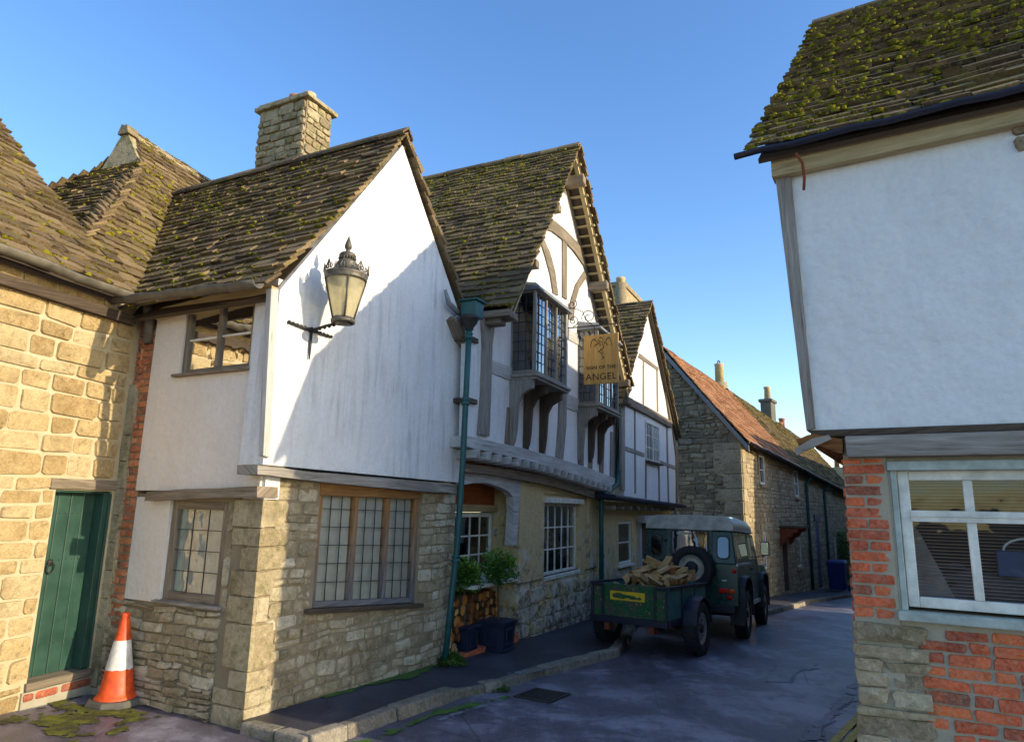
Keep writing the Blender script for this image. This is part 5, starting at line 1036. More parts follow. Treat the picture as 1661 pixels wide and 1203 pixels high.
mb.hexa([e0_ - UP * .26, e0_ - UP * .26 + DF.U * .05, ra - UP * .26 + DF.U * .05, ra - UP * .26, e0_ - UP * .10, e0_ - UP * .10 + DF.U * .05, ra - UP * .10 + DF.U * .05, ra - UP * .10]); mb.build('barge_board', MT['lead'], T)
gutter_half(T, e0_ + DF.N * .03 + UP * .0, e1_ + DF.N * .03, .06, 'dgut')
# next house
T = thing('terrace_cottage', 'low stone cottage with mossy slate roof and tall blue door past the orange tiled house', 'house', DF.P(11, gz(*DF.P(11, 0).xy), 0))
dr2 = DF.rect(1321, 845, 1334, 951); wn2 = DF.rect(1352, 870, 1357, 912)
hs2 = [x for x in (wn[3], dr2) if x[0] > U1]
fwall('front_wall', U1 + .003, U2 + 3, [h for h in ([wn[3]] if wn[3][0] > U1 else []) + ([wn[1]] if wn[1][0] > U1 else []) + [dr2, wn2]], 'dstone', 105, T, (.1, .2), (.2, .5))
for r_ in ([wn[3]] if wn[3][0] > U1 else []) + ([wn[1]] if wn[1][0] > U1 else []) + [wn2]:
    o = window(T, DF, r_, 1, (1, 2), 'whitep', .07, .05, .03, .06, 'whitep', .03, 'glass', 'curtw', .09, 'dstone', name='sash_window', curt_cover=.6)
    mb = MB(); mb.fbox(DF, r_[0] - .14, r_[1] + .14, r_[3] + .0, r_[3] + .2, -.02, .05); mb.build('lintel', MT['quoin'], o, bevel=.01)
mb = MB(); mb.fbox(DF, dr2[0], (dr2[0] + dr2[1]) / 2 - .01, dr2[2] - .2, dr2[3], -.1, .015); mb.fbox(DF, (dr2[0] + dr2[1]) / 2 + .01, dr2[1], dr2[2] - .2, dr2[3], -.1, .015); mb.build('door', MT['bluedoor'], T, bevel=.02)
mb = MB(); mb.fbox(DF, dr2[0] - .2, dr2[1] + .2, dr2[3], dr2[3] + .25, -.02, .06); mb.build('lintel', MT['bluedoor'], T)
UE = U2 + 3
rA = rb + UP * -.02; rB = rA + DF.U * (UE - U1) + UP * dse * (UE - U1); eA = e1_ + UP * -.01; eB = eA + DF.U * (UE - U1) + UP * dse * (UE - U1)
roof('front_slope', T, eA, eB, [eA, eB, rB, rA], MT['slate'], wid=(.22, .45), expo=.2, thick=.04, moss=.3, seed=106, sag=.05)
roof('back_slope', T, eb + DF.U * 20 + UP * dse * 20, eb + DF.U * 6.3 + UP * dse * 6.3, [eb + DF.U * 20 + UP * dse * 20, eb + DF.U * 6.3 + UP * dse * 6.3, rA - UP * .12, rB - UP * .12], MT['slate'], wid=(.4, .8), expo=.5, moss=0, seed=107)
mb = MB(); E2 = DG.N * 0; Fq = Fac(DF.P(UE, 0, 0), -55, True); mb.prism(Fq, [(0, -3), (0, 2.2), (wD, rB.z - .2), (wD * 2, 2.2), (wD * 2, -3)], -.02, .2); mb.build('end_gable', MT['dstone'], T)
gutter_half(T, eA + DF.N * .03, eB + DF.N * .03, .06, 'dgut')
for nm, lab, x0, y0, x1, y1 in (('rainwater_pipe', 'green drainpipe between the orange tiled house and the blue door', 1309, 768, 1317, 957), ('rainwater_pipe', 'green drainpipe just left of the blue bin', 1342, 785, 1342, 953)):
    u = DF.px((x0 + x1) / 2, (y0 + y1) / 2, .08)[0]; t = thing(nm, lab, 'drainpipe', DF.P(u, gz(*DF.P(u, 0).xy), .08)); zt_ = EZ(u) - .12; zb_ = gz(*DF.P(u, 0).xy)
    pipe(t, [DF.P(u + .15, zt_, .24), DF.P(u + .1, zt_ - .15, .2), DF.P(u, zt_ - .35, .08), DF.P(u, zb_ + .02, .08)], .05, collars=[DF.P(u, zt_ - .6, .08), DF.P(u, zb_ + 1.4, .08)])
# chimneys on the terrace
RD = Fac(ra, 35); 
def stack(name, label, x0, y0, x1, y1, wf, depth, pots, mat='chim', down=1.5, wu=None):
    r_ = Fac(ra - DF.N * 0, 35).rect(x0, y0, x1, y1, wf); F = Fac(ra, 35); T = thing(name, label, 'chimney', F.P((r_[0] + r_[1]) / 2, r_[2], wf - depth / 2)); cu = (r_[0] + r_[1]) / 2; hw = wu / 2 if wu else (r_[1] - r_[0]) / 2; zc = r_[3]
    mb = MB(); mb.fbox(F, cu - hw, cu + hw, r_[2] - down, zc - .22, wf - depth, wf); mb.build('stack', MT[mat], T, bevel=.01)
    mb = MB(); mb.fbox(F, cu - hw - .07, cu + hw + .07, zc - .22, zc - .08, wf - depth - .07, wf + .07); mb.build('cap', MT[mat], T, bevel=.03)
    for (o, ph, m_) in pots:
        mb = MB(); mb.lathe(F.P(cu + o * hw, zc - .09, wf - depth / 2 + (0)), [(0, 0), (.14, 0), (.12, ph), (.15, ph + .02), (.15, ph + .1), (.1, ph + .1), (.09, .05), (0, .05)], 16); mb.build('pot', MT[m_], T)
t_ = Fac(ra, 35); r_ = t_.px(1167, 612, -.1)
T = thing('metal_flue', 'round grey flue pipe with hooped cowl on the ridge beside the orange tiles', 'flue', t_.P(r_[0], r_[1], -.1)); zt_ = t_.px(1167, 592, -.1)[1]
mb = MB(); mb.lathe(t_.P(r_[0], r_[1] - .3, -.1), [(0, 0), (.16, 0), (.15, zt_ - r_[1] + .25), (.17, zt_ - r_[1] + .27), (.17, zt_ - r_[1] + .33), (0, zt_ - r_[1] + .33)], 18); mb.build('pipe', MT['potc'], T)
mb = MB(); c_ = t_.P(r_[0], zt_ + .02, -.1); mb.tube([c_ + DF.U * .14 * math.cos(a) + UP * .14 * math.sin(a) for a in [math.pi * k / 10 for k in range(11)]], .02, 6); mb.build('cowl_hoop', MT['iron'], T)
mb = MB(); mb.lathe(t_.P(r_[0], r_[1] - .45, -.1), [(.32, 0), (.26, .25), (0, .3)], 12); mb.build('flashing', MT['chim'], T)
stack('tall_rendered_chimney', 'tall slim grey chimney with one pale pot on the far mossy roof', 1246, 641, 1263, 690, .15, .45, [(0, .5, 'potc')], 'rendch', 2.0, .78)
stack('low_chimney', 'low chimney with two terracotta pots right of the tall slim chimney', 1268, 694, 1285, 720, .0, .5, [(-.5, .35, 'pot'), (.5, .6, 'pot')], 'rendch', 2.0, .9)
# far house at the end of the street
fp = V((19.5, 44, 0)); FH = Fac(fp, -55, True); T = thing('distant_house', 'distant pale gabled house with three red chimney pots at the far end', 'house', V((fp.x, fp.y, gz(fp.x, fp.y))))
fr_ = FH.px(1362, 770); gz_ = gz(fp.x, fp.y); c_u, c_z = fr_
mb = MB(); mb.prism(FH, [(c_u - 5, gz_ - .5), (c_u - 5, c_z - 3.2), (c_u - 1.6, c_z + .0), (c_u + 1.5, c_z - 3.2), (c_u + 1.5, gz_ - .5)], -6, 0); mb.build('wall', MT['dstone'], T)
A1, B1, C1_ = FH.P(c_u - 5.3, c_z - 3.4, .2), FH.P(c_u - 1.6, c_z + .1, .2), FH.P(c_u + 1.8, c_z - 3.4, .2); k_ = -FH.N * 6.2
roof('front_slope', T, C1_, C1_ + k_, [C1_, C1_ + k_, B1 + k_, B1], MT['slate'], wid=(.4, .7), expo=.3, moss=0, seed=110)
roof('back_slope', T, A1 + k_, A1, [A1 + k_, A1, B1, B1 + k_], MT['slate'], wid=(.4, .7), expo=.3, moss=0, seed=111)
mb = MB(); mb.fbox(FH, c_u - 1.0, c_u + .5, c_z - 2, c_z + .5, -.9, -.1); mb.build('chimney', MT['chim'], T, bevel=.03)
for k in range(3): mb = MB(); mb.lathe(FH.P(c_u - .8 + k * .5, c_z + .48, -.5), [(0, 0), (.16, 0), (.13, .6), (.16, .62), (.16, .75), (0, .75)], 12); mb.build('chimney_pot', MT['pot'], T)
# wheelie bin
bp = DF.P(DF.px(1359, 930, .7)[0], 0, .7); bp.z = gz(bp.x, bp.y); T = thing('wheelie_bin', 'blue wheelie bin standing by the terrace wall', 'bin', bp)
Mb = Matrix.Translation(bp) @ Matrix.Rotation(R_(-35), 4, 'Z')
mb = MB(); mb.T = Mb; mb.hexa([V((-.24, -.28, .06)), V((.24, -.28, .06)), V((.24, .24, .06)), V((-.24, .24, .06)), V((-.30, -.36, .98)), V((.30, -.36, .98)), V((.30, .34, .98)), V((-.30, .34, .98))]); mb.box((-.32, -.38, .94), (.32, .36, .985)); mb.build('body', MT['bin'], T, bevel=.02)
mb = MB(); mb.T = Mb; mb.hexa([V((-.33, -.40, .99)), V((.33, -.40, .99)), V((.33, .38, .99)), V((-.33, .38, .99)), V((-.28, -.34, 1.05)), V((.28, -.34, 1.05)), V((.28, .34, 1.09)), V((-.28, .34, 1.09))]); mb.tube([V((-.28, .42, 1.0)), V((.28, .42, 1.0))], .02, 8); mb.build('lid', MT['bin'], T, bevel=.015)
for sx in (-.3, .3): mb = MB(); mb.T = Mb; mb.lathe(V((sx - .025, .25, .1)), [(0, 0), (.1, 0), (.1, .05), (0, .05)], 16, V((1, 0, 0))); mb.build('wheel', MT['tyre'], T)
# climbing shrub near the far end
sp_ = DF.P(DF.px(1362, 900, .25)[0] + 1.0, 0, .25); sp_.z = gz(sp_.x, sp_.y); T = thing('wall_shrub', 'bare dark climbing shrub on the far wall behind the blue bin', 'shrub', sp_)
g = random.Random(3); mb = MB(); lf = MB()
for k in range(26):
    p = sp_.copy(); pts = [p.copy()]
    for j in range(7): p = p + DF.U * g.gauss(0, .12) + DF.N * g.gauss(0, .03) + UP * g.uniform(.15, .42); pts.append(p.copy())
    mb.tube(pts, [.02 - .0025 * i for i in range(8)], 5)
    for q in pts[2:]:
        for _ in range(12): o = q + V((g.gauss(0, .1), g.gauss(0, .1), g.gauss(0, .1))); lf.face([o, o + V((g.gauss(0, .04), g.gauss(0, .04), g.gauss(0, .04))), o + V((g.gauss(0, .04), g.gauss(0, .04), .05))])
mb.build('stems', MT['stem'], T); lf.build('leaves', MT['leaf'], T, recalc=False)

# ------------------------------------------------------------------ right hand house
T = thing('brick_corner_house', 'right hand house with red brick and stone base, sash window and overhanging white upper storey', 'house', EF.P(0, gz(*EF.O.xy) - .1, 0))
_m = EF.px(1577, 850)[0]; ew = (2 * _m + .235 + .04, -.235, .925, 1.825)
hole = [ew]
mb = MB(); stones(mb, EF, ew[1] + .02, .035, .86, 1.86, (.066, .072), (.02, .2), .010, .014, .004, seed=120, rnd=.12, w=.004, bond=.26); mb.build('brick_column', MT['redbrick'], T); mb = MB()
stones(mb, EF, -2.2, -.30, -.6, .84, (.068, .076), (.2, .24), .012, .018, .007, (), lambda u, z: u < -.30 - .10 * math.sin(z * 9) , seed=121, bond=.235, warp=.012, rnd=.14)
mb.build('brick_wall', MT['redbrick'], T)
mb = MB(); stones(mb, EF, -.36, .055, -.7, .84, (.05, .13), (.18, .42), .010, .03, .012, (), lambda u, z: u > -.34 - .05 * math.sin(z * 7), seed=122, warp=.03, rnd=.16); mb.build('stone_base', MT['rubble'], T)
mb = MB(); slab(mb, EF, -2.2, .03, -.9, 1.88, -.3, .006, hole); ES = Fac(EF.P(.03, 0, 0), 35, True); mb.fbox(ES, .0, 5.0, -1.2, 2.04, -.25, .0); mb.build('wall_core', MT['mortb'], T)
mb = MB(); stones(mb, ES, .0, 5.0, -1.2, 1.86, (.07, .074), (.2, .24), .011, .014, .004, seed=123, bond=.23); mb.build('side_wall', MT['redbrick'], T)
# window: sage outer frame, white sash, blind
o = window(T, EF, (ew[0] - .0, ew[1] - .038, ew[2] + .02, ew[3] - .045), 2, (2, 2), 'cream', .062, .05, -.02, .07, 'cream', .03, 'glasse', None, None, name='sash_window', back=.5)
bpy.data.objects.remove([c for c in o.children if c.name.startswith('glazing_bars')][0]); [setattr(c, 'parent', c.parent) for c in o.children]
mb = MB(); a, b = ew[0], ew[1] - .038; zz = EF.px(1560, 838)[1]; mb.fbox(EF, a + .06, b - .055, zz - .035, zz + .035, -.085, -.012); mb.fbox(EF, a + .06, b - .055, zz - .004, zz + .006, -.012, -.004); mb.build('meeting_rail', MT['cream'], o, bevel=.006)
mb = MB(); uu = (a + b) / 2; 
mb = MB(); mb.fbox(EF, b + .002, b + .037, ew[2], ew[3] - .002, -.1, .012); mb.build('side_casing', MT['sage'], T, bevel=.005)
mb = MB(); mb.fbox(EF, -1.6, b + .05, ew[3] - .045, ew[3] + .01, -.1, .045, jit=.003); mb.build('head_casing', MT['sage'], T, bevel=.006)
mb = MB(); mb.fbox(EF, -1.6, -.215, ew[2] - .055, ew[2] - .0, -.12, .075, jit=.003); mb.build('sill', MT['sage'], T, bevel=.008)
mb = MB(); g = random.Random(2)
for k in range(38):
    z = ew[2] + .05 + k * .0205; mb.hexa([EF.P(a, z, -.20), EF.P(b, z + g.uniform(-.002, .002), -.20), EF.P(b, z, -.17), EF.P(a, z, -.17), EF.P(a, z + .003, -.20), EF.P(b, z + .003, -.20), EF.P(b, z + .003, -.17), EF.P(a, z + .003, -.17)])
mb.build('blind', MT['blind'], o)
mb = MB(); mb.face([EF.P(b, ew[2], -.24), EF.P(b - .28, ew[2], -.30), EF.P(b - .10, ew[2] + .45, -.26), EF.P(b, ew[2] + .62, -.24)]); mb.build('net_curtain', MT['curtw'], o, recalc=False)
bx0, bx1 = EF.px(1662, 915, -.10)[0], EF.px(1618, 915, -.10)[0]; bz0, bz1 = EF.px(1630, 935, -.1)[1], EF.px(1630, 893, -.1)[1]
bt = thing('blue_box', 'dark blue box with pale hooped handle inside the sash window', 'box', EF.P(bx1 - .1, bz0, -.13))
mb = MB(); mb.fbox(EF, bx1 - .34, bx1, bz0, bz1, -.16, -.10); mb.build('box_body', MT['bluedoor'], bt, bevel=.008)
mb = MB(); cc = bx1 - .17; mb.tube([EF.P(cc + .13 * math.cos(t), bz1 + .075 * math.sin(t), -.13) for t in [math.pi * k / 14 for k in range(15)]], .007, 6); mb.build('handle', MT['whitep'], bt)
# storey beam, jetty, upper wall
mb = MB(); mb.fbox(EF, -2.2, .0, 1.865, 2.0, -.2, .105, jit=.004); mb.build('storey_beam', MT['grey_oak'], T, bevel=.008)
mb = MB(); mb.fbox(EF, -2.2, .21, 2.002, 2.05, -.2, .075, jit=.006); mb.build('rotten_plate', MT['dark_oak'], T, bevel=.01)
mb = MB(); mb.fbox(EF, .01, .20, 1.93, 2.0, -4.8, -.02); mb.build('jetty_beam', MT['rotten'], T, bevel=.012)
mb = MB(); mb.pp(EF, [(1290, 712), (1296, 722), (1330, 722), (1366, 735), (1366, 712), (1320, 704)], -.02, .09, rough=.008, step=.04); mb.build('splintered_end', MT['rotten'], T)
mb = MB(); mb.pp(EF, [(1288, 728), (1292, 738), (1320, 724), (1348, 712), (1344, 705), (1316, 712)], .09, .12, rough=.003); mb.build('splinter', MT['grey_oak'], T)
q = [EF.px(1310, 698, .06), EF.px(1257, 285, .06)]
mb = MB(); mb.prism(EF, [(q[0][0] - .02, 2.05), (q[1][0] - .02, 3.96), (-2.2, 3.96), (-2.2, 2.05)], -.25, .05); Fs = Fac(EF.P(.235, 0, .035), 35, True)
mb.prism(Fs, [(0, 2.05), (0, 3.96), (2.7, 6.45), (5.4, 3.96), (5.4, 2.05)], -.2, -.0); mb.build('upper_wall', MT['plas3'], T)
mb = MB(); mb.pp(EF, [(1257, 284), (1282, 278), (1322, 694), (1308, 698)], -.1, .085, rough=.003, step=.15); mb.build('corner_post', MT['grey_oak'], T, bevel=.006)
mb = MB(); p_ = [EF.px(x, y, .13) for x, y in [(1250, 255), (1661, 160), (1661, 193), (1252, 287)]]; L_ = lambda t, i: p_[i]; dx = (p_[1][0] - p_[0][0]); k_ = 3.0
far_t = (-2.2, p_[1][1]); far_b = (far_t[0], far_t[1] - .16)
mb.prism(EF, [p_[0], p_[1], far_t, far_b, (p_[2][0], p_[1][1] - .155), p_[3]], .0, .13, rough=.003, step=.15, grain=(1, 0)); mb.build('eaves_plate', MT['pale_oak'], T, bevel=.008)
mb = MB(); pq = [EF.px(x, y, .075) for x, y in [(1638, 193), (1646, 250), (1652, 300), (1664, 372), (1700, 372), (1700, 182)]]; stones(mb, EF, pq[4][0], pq[0][0], pq[3][1] - .1, pq[0][1] + .02, (.10, .14), (.2, .3), .012, .02, .008, (), lambda u, z: u < pq[0][0] - (pq[0][1] - z) * .22, seed=125, w=.055)
mb.build('stone_pier', MT['grey'], T)
# roof
vdir = V((math.sin(R_(37)), math.cos(R_(37)), 0)); rr_ = math.tan(R_(46)); 
p0 = EF.P(.50, 4.11, .24); p1 = EF.P(-2.35, 4.08, .24); Dp = 2.75
r0 = p0 + vdir * Dp + UP * Dp * rr_; r1 = p1 + vdir * Dp + UP * (Dp * rr_)
roof('front_slope', T, p1, p0, [p1, p0, r0, r1], MT['slate'], wid=(.14, .34), expo=.105, thick=.030, moss=.34, seed=131, sag=.03)
b0 = p0 + vdir * 5.5; b1 = p1 + vdir * 5.5
roof('back_slope', T, b0, b1, [b0, b1, r1, r0], MT['slate'], wid=(.4, .6), expo=.3, moss=0, seed=132)
ridge(T, r0 + UP * .04, r1 + UP * .04, MT['slate'], .1, .4)
mb = MB(); Q = [p0 + vdir * .45 - UP * .02, r0 - UP * .15, p0 + vdir * 5.1 - UP * .02]; fs_ = [x - EF.U * .10 - UP * .12 for x in Q]; mb.face(fs_); mb.face([x - EF.U * .12 for x in fs_]); mb.build('gable_infill', MT['plas'], T)
gutter_half(T, EF.P(.58, 4.08, .27), EF.P(-2.2, 4.09, .265), .032, 'dgut')
for k in range(1):
    mb = MB(); u = EF.px(1294, 262, .2)[0] - k * .75; mb.tube([EF.P(u, 3.98, .28), EF.P(u - .03, 3.94, .20), EF.P(u - .03, 3.84, .15), EF.P(u - .02, 3.76, .14)], .011, 6); mb.build('gutter_bracket', MT['rust'], T)

# ------------------------------------------------------------------ far side of the street: row that shades the road (seen only from further left)
T = thing('opposite_row_house', 'plain stone house behind the brick corner house across the street', 'house', V((8, 12, gz(8, 12))))
RS = Fac(EF.P(.0, 0, -4.85), 32, True)   # street front of the row
def rowhouse(u0, u1, ez, rz, dp):
    mb = MB(); mb.fbox(RS, u0, u1, -2.2, ez, -dp, 0); o = mb.build('wall', MT['dstone'], T)
    a, b = RS.P(u0 - .1, ez - .1, .25), RS.P(u1 + .1, ez - .1, .25); c, d = RS.P(u1 + .1, rz, -dp / 2), RS.P(u0 - .1, rz, -dp / 2)
    roof('front_slope', T, a, b, [a, b, c, d], MT['slate'], wid=(.4, .7), expo=.3, moss=0, seed=140)
    a2, b2 = RS.P(u0 - .1, ez - .1, -dp - .25), RS.P(u1 + .1, ez - .1, -dp - .25)
    roof('back_slope', T, b2, a2, [b2, a2, d, c], MT['slate'], wid=(.4, .7), expo=.3, moss=0, seed=141)
    for s_ in (u0, u1): m = MB(); S = Fac(RS.P(s_, 0, 0), 32 + 90); m.face([RS.P(s_, ez - .1, 0), RS.P(s_, rz - .05, -dp / 2), RS.P(s_, ez - .1, -dp)]); m.build('gable', MT['dstone'], T)
rowhouse(.02, 9.5, 4.4, 6.4, 5)
rowhouse(11.6, 34, 3.6, 6.0, 5)

# ------------------------------------------------------------------ vehicles
def frame_at(x, y, az, dz=RH):
    f = V((math.sin(R_(az)), math.cos(R_(az)), 0)); f.z = (gz(x + f.x, y + f.y) - gz(x, y)); f.normalize(); l = UP.cross(f).normalized(); u = f.cross(l)
    M = Matrix((f, l, u)).transposed().to_4x4(); M.translation = V((x, y, gz(x, y) + dz)); return M
def wheel(parent, T_, x, y, side, r=.38, wd=.2, name='wheel', z=None, rimmat='rim', axis=None, dark=.19):
    c = V((x, y, r if z is None else z)); ax_ = axis or V((0, side, 0)); mb = MB(); mb.T = T_; h = wd / 2
    mb.lathe(c, [(r * .60, -h * .8), (r * .66, -h), (r * .90, -h * 1.02), (r * .985, -h * .85), (r, -h * .5), (r, h * .5), (r * .985, h * .85), (r * .90, h * 1.02), (r * .66, h), (r * .60, h * .8)], 40, ax_, r=.5)
    a_ = ax_.normalized().orthogonal().normalized(); b_ = ax_.normalized().cross(a_); A_ = ax_.normalized()
    for k in range(40):
        th = 6.2832 * (k + .25) / 40; d = a_ * math.cos(th) + b_ * math.sin(th); t = -a_ * math.sin(th) + b_ * math.cos(th)
        for s_ in (-1, 1):
            o = c + d * r * .99 + A_ * s_ * h * .62 + t * (.008 * s_)
            p = [o - t * .016 - A_ * h * .3, o + t * .016 - A_ * h * .3, o + t * .016 + A_ * h * .3, o - t * .016 + A_ * h * .3]; mb.hexa(p + [q + d * .012 for q in p], .4)
    ty = mb.build(name, MT['tyre'], parent)
    mb = MB(); mb.T = T_
    mb.lathe(c, [(r * .61, -h * .7), (r * .61, h * .75), (r * .57, h * .80), (r * .54, h * .55), (r * .46, h * .38), (r * .38, h * .60), (r * .22, h * .62), (r * .20, h * .45), (.0, h * .45)], 32, ax_); mb.build('rim', MT[rimmat], ty)
    mb = MB(); mb.T = T_; mb.lathe(c, [(r * dark, h * .45), (r * dark * .9, h * .85), (.04, h * .95), (0, h * .95)], 16, ax_)
    for k in range(5):
        th = 6.283 * k / 5; d = a_ * math.cos(th) + b_ * math.sin(th); mb.lathe(c + d * r * .30, [(.012, h * .6), (.012, h * .75), (0, h * .75)], 6, ax_)
    mb.build('hub', MT['blackp'], ty); return ty
def lbox(T_, a, b, mat, name, parent, bevel=.006, r=None): mb = MB(); mb.T = T_; mb.box(a, b, r); return mb.build(name, MT[mat], parent, bevel=bevel)
def lpoly(T_, pts, d, mat, name, parent, bevel=.004):     # 3D polygon pushed along d
    mb = MB(); mb.T = T_; d = V(d); P = [V(p) for p in pts]; Q = [p + d for p in P]; mb.face(Q); mb.face(P[::-1])
    for i in range(len(P)): j = (i + 1) % len(P); mb.face([P[i], P[j], Q[j], Q[i]])
    return mb.build(name, MT[mat], parent, bevel=bevel)
def rrect(y0, y1, z0, z1, r, n=4):
    out = []
    for cy, cz, a in ((y1 - r, z1 - r, 0), (y0 + r, z1 - r, 90), (y0 + r, z0 + r, 180), (y1 - r, z0 + r, 270)):
        for k in range(n + 1): t = R_(a + 90 * k / n); out.append((cy + r * math.cos(t), cz + r * math.sin(t)))
    return out
LX, LY = 3.38, 12.46
M_ = frame_at(LX, LY, 27); T = thing('off_road_car', 'dark green boxy off-road car with cream roof and spare wheel on its rear door', 'car', (LX, LY, gz(LX, LY) + RH))
Wb = .79; wz = 1.20; gt = 1.74; rt_ = 1.985; xr = -.74
# lower body with arches
arch = lambda cx, r: [(cx - r, .52), (cx - r * .92, .80), (cx - r * .6, .93), (cx + r * .6, .93), (cx + r * .92, .80), (cx + r, .52)]
prof = [(xr, .56), (-.52, .54)] + arch(0, .46)[0:] + [(.6, .50), (1.8, .50)] + arch(2.36, .46) + [(2.95, .56), (2.97, 1.04), (2.8, 1.10), (1.82, 1.16), (1.78, wz), (xr, wz)]
mb = MB(); mb.T = M_; mb.face([V((x, Wb, z)) for x, z in prof]); mb.face([V((x, -Wb, z)) for x, z in prof][::-1])
for i in range(len(prof)): (a, b), (c, d) = prof[i], prof[(i + 1) % len(prof)]; mb.face([V((a, Wb, b)), V((c, Wb, d)), V((c, -Wb, d)), V((a, -Wb, b))])
body = mb.build('body', MT['lrgreen'], T, bevel=.018)
xt = xr + .07; fw0, fw1 = 1.66, 1.50; yt = .72
P = [V((xr + .005, Wb - .01, wz)), V((fw0, Wb - .01, wz)), V((fw0, -Wb + .01, wz)), V((xr + .005, -Wb + .01, wz)), V((xt, yt, gt)), V((fw1, yt, gt)), V((fw1, -yt, gt)), V((xt, -yt, gt))]
mb = MB(); mb.T = M_; mb.hexa(P); mb.build('cab', MT['lrgreen'], T, bevel=.02)
mb = MB(); mb.T = M_; secs = []
for x, s_, zz in ((xt - .03, 1.0, 0), (xt - .02, 1.0, .0), (xt + .05, 1.0, .01), (.4, 1.0, .03), (1.2, 1.0, .01), (1.45, .99, -.02), (fw1 + .10, .97, -.14)):
    h = rt_ - gt + zz; ring = [(-yt - .02, 0), (-yt - .025, .06), (-yt - .015, h * .52), (-yt + .035, h * .80), (-yt + .13, h * .96), (0, h), (yt - .13, h * .96), (yt - .035, h * .80), (yt + .015, h * .52), (yt + .025, .06), (yt + .02, 0)]
    secs.append([V((x + (.10 if x < 0 and k not in (0, 1, 9, 10) else 0) * (z / h if h else 0) ** 2, y * s_, gt + z)) for k, (y, z) in enumerate(ring)])
vs = [p for s_ in secs for p in s_]; n = 11; fs = [(i * n + k, i * n + k + 1, (i + 1) * n + k + 1, (i + 1) * n + k) for i in range(len(secs) - 1) for k in range(n - 1)] + [tuple(range(n)), tuple(reversed(range(len(vs) - n, len(vs))))]
mb.mesh(vs, fs, .5, True); ro = mb.build('roof', MT['lrroof'], T); 
em = ro.modifiers.new('e', 'EDGE_SPLIT'); em.split_angle = R_(50)
mb = MB(); mb.T = M_; mb.tube([V((xt - .035, y, gt + .01)) for y in (yt + .03, 0, -yt - .03)], .012, 6); mb.tube([V((x, -yt - .03, gt + .01)) for x in (xt - .03, .5, fw1 + .05)], .012, 6); mb.build('drip_rail', MT['lrroof'], T)
dxr = (xt - xr) / (gt - wz); RX = lambda z: xr + max(0, (z - wz)) * dxr - .004
def rear(y0, y1, z0, z1, r, mat, name, push=.012, par=None, bv=.004): return lpoly(M_, [(RX(z), y, z) for y, z in rrect(y0, y1, z0, z1, r)], (-push, 0, 0), mat, name, par or T, bv)
rear(-.40, .36, .70, 1.80, .07, 'lrgreen', 'rear_door', .022, bv=.01)
rd_ = [c for c in T.children if c.name.startswith('rear_door')][0]
rear(-.34, .30, 1.30, 1.745, .05, 'blackp', 'window_seal', .030, rd_); rear(-.315, .275, 1.325, 1.72, .04, 'carglass', 'window_glass', .034, rd_)
rear(-.06, .20, 1.66, 1.70, .01, 'lrroof', 'window_sticker', .036, rd_)
for y0, y1 in ((.45, .66), (-.68, -.47)):
    o = rear(y0, y1, 1.28, 1.66, .07, 'blackp', 'quarter_window', .014); rear(y0 + .018, y1 - .018, 1.30, 1.64, .06, 'carglass', 'window_glass', .018, o)
wheel(T, M_, xr - .14, -.09, 1, .35, .19, 'spare_wheel', z=1.12, axis=V((-1, 0, 0)), dark=.33)
for y, z, m_, r_ in ((-.70, .78, 'amber', .04), (-.66, .68, 'red', .038), (-.745, 1.10, 'red', .033), (.745, 1.12, 'red', .033), (.70, .78, 'amber', .04), (.66, .68, 'red', .038)):
    mb = MB(); mb.T = M_; mb.lathe(V((xr, y, z)), [(r_ * 1.15, 0), (r_ * 1.15, .012), (r_, .015), (r_ * .8, .04), (0, .048)], 16, V((-1, 0, 0))); mb.build('tail_lamp', MT[m_], T)
for y in (-.57, .57): mb = MB(); mb.T = M_; mb.box((xr - .04, y - .075, .745), (xr, y + .075, .82)); mb.build('tail_lamp', MT['red'], T, bevel=.01)
lbox(M_, (xr - .018, .50, 1.075), (xr - .002, .765, 1.195), 'yel', 'number_plate', T, .003)
PL = Fac((0, 0), 0); 
pf = Fac((M_ @ V((xr - .02, .765, 0)))[:2], 27 + 90); pf.N = -V((math.sin(R_(27)), math.cos(R_(27)), 0)); pz = (M_ @ V((xr, .6, 1.095))).z
npl = [c for c in T.children if c.name.startswith('number_plate')][0]
text('R95', .095, pf, .015, pz, .003, 'black', npl, align='LEFT', sx=1.0, ext=.001, wt=.002)
lbox(M_, (xr - .006, -.62, .93), (xr + .001, -.54, .955), 'galv', 'badge', T, .002)
lbox(M_, (xr - .03, -.45, 1.10), (xr - .004, -.41, 1.14), 'blackp', 'door_handle', T)
for z in (1.25, 1.55): lbox(M_, (xr - .02, .37, z - .02), (xr + .03, .43, z + .02), 'blackp', 'hinge', T)
lbox(M_, (xr - .10, -.75, .44), (xr + .02, .75, .56), 'blackp', 'rear_crossmember', T, .01); lbox(M_, (xr - .22, -.05, .46), (xr - .10, .05, .52), 'iron', 'tow_hitch', T)
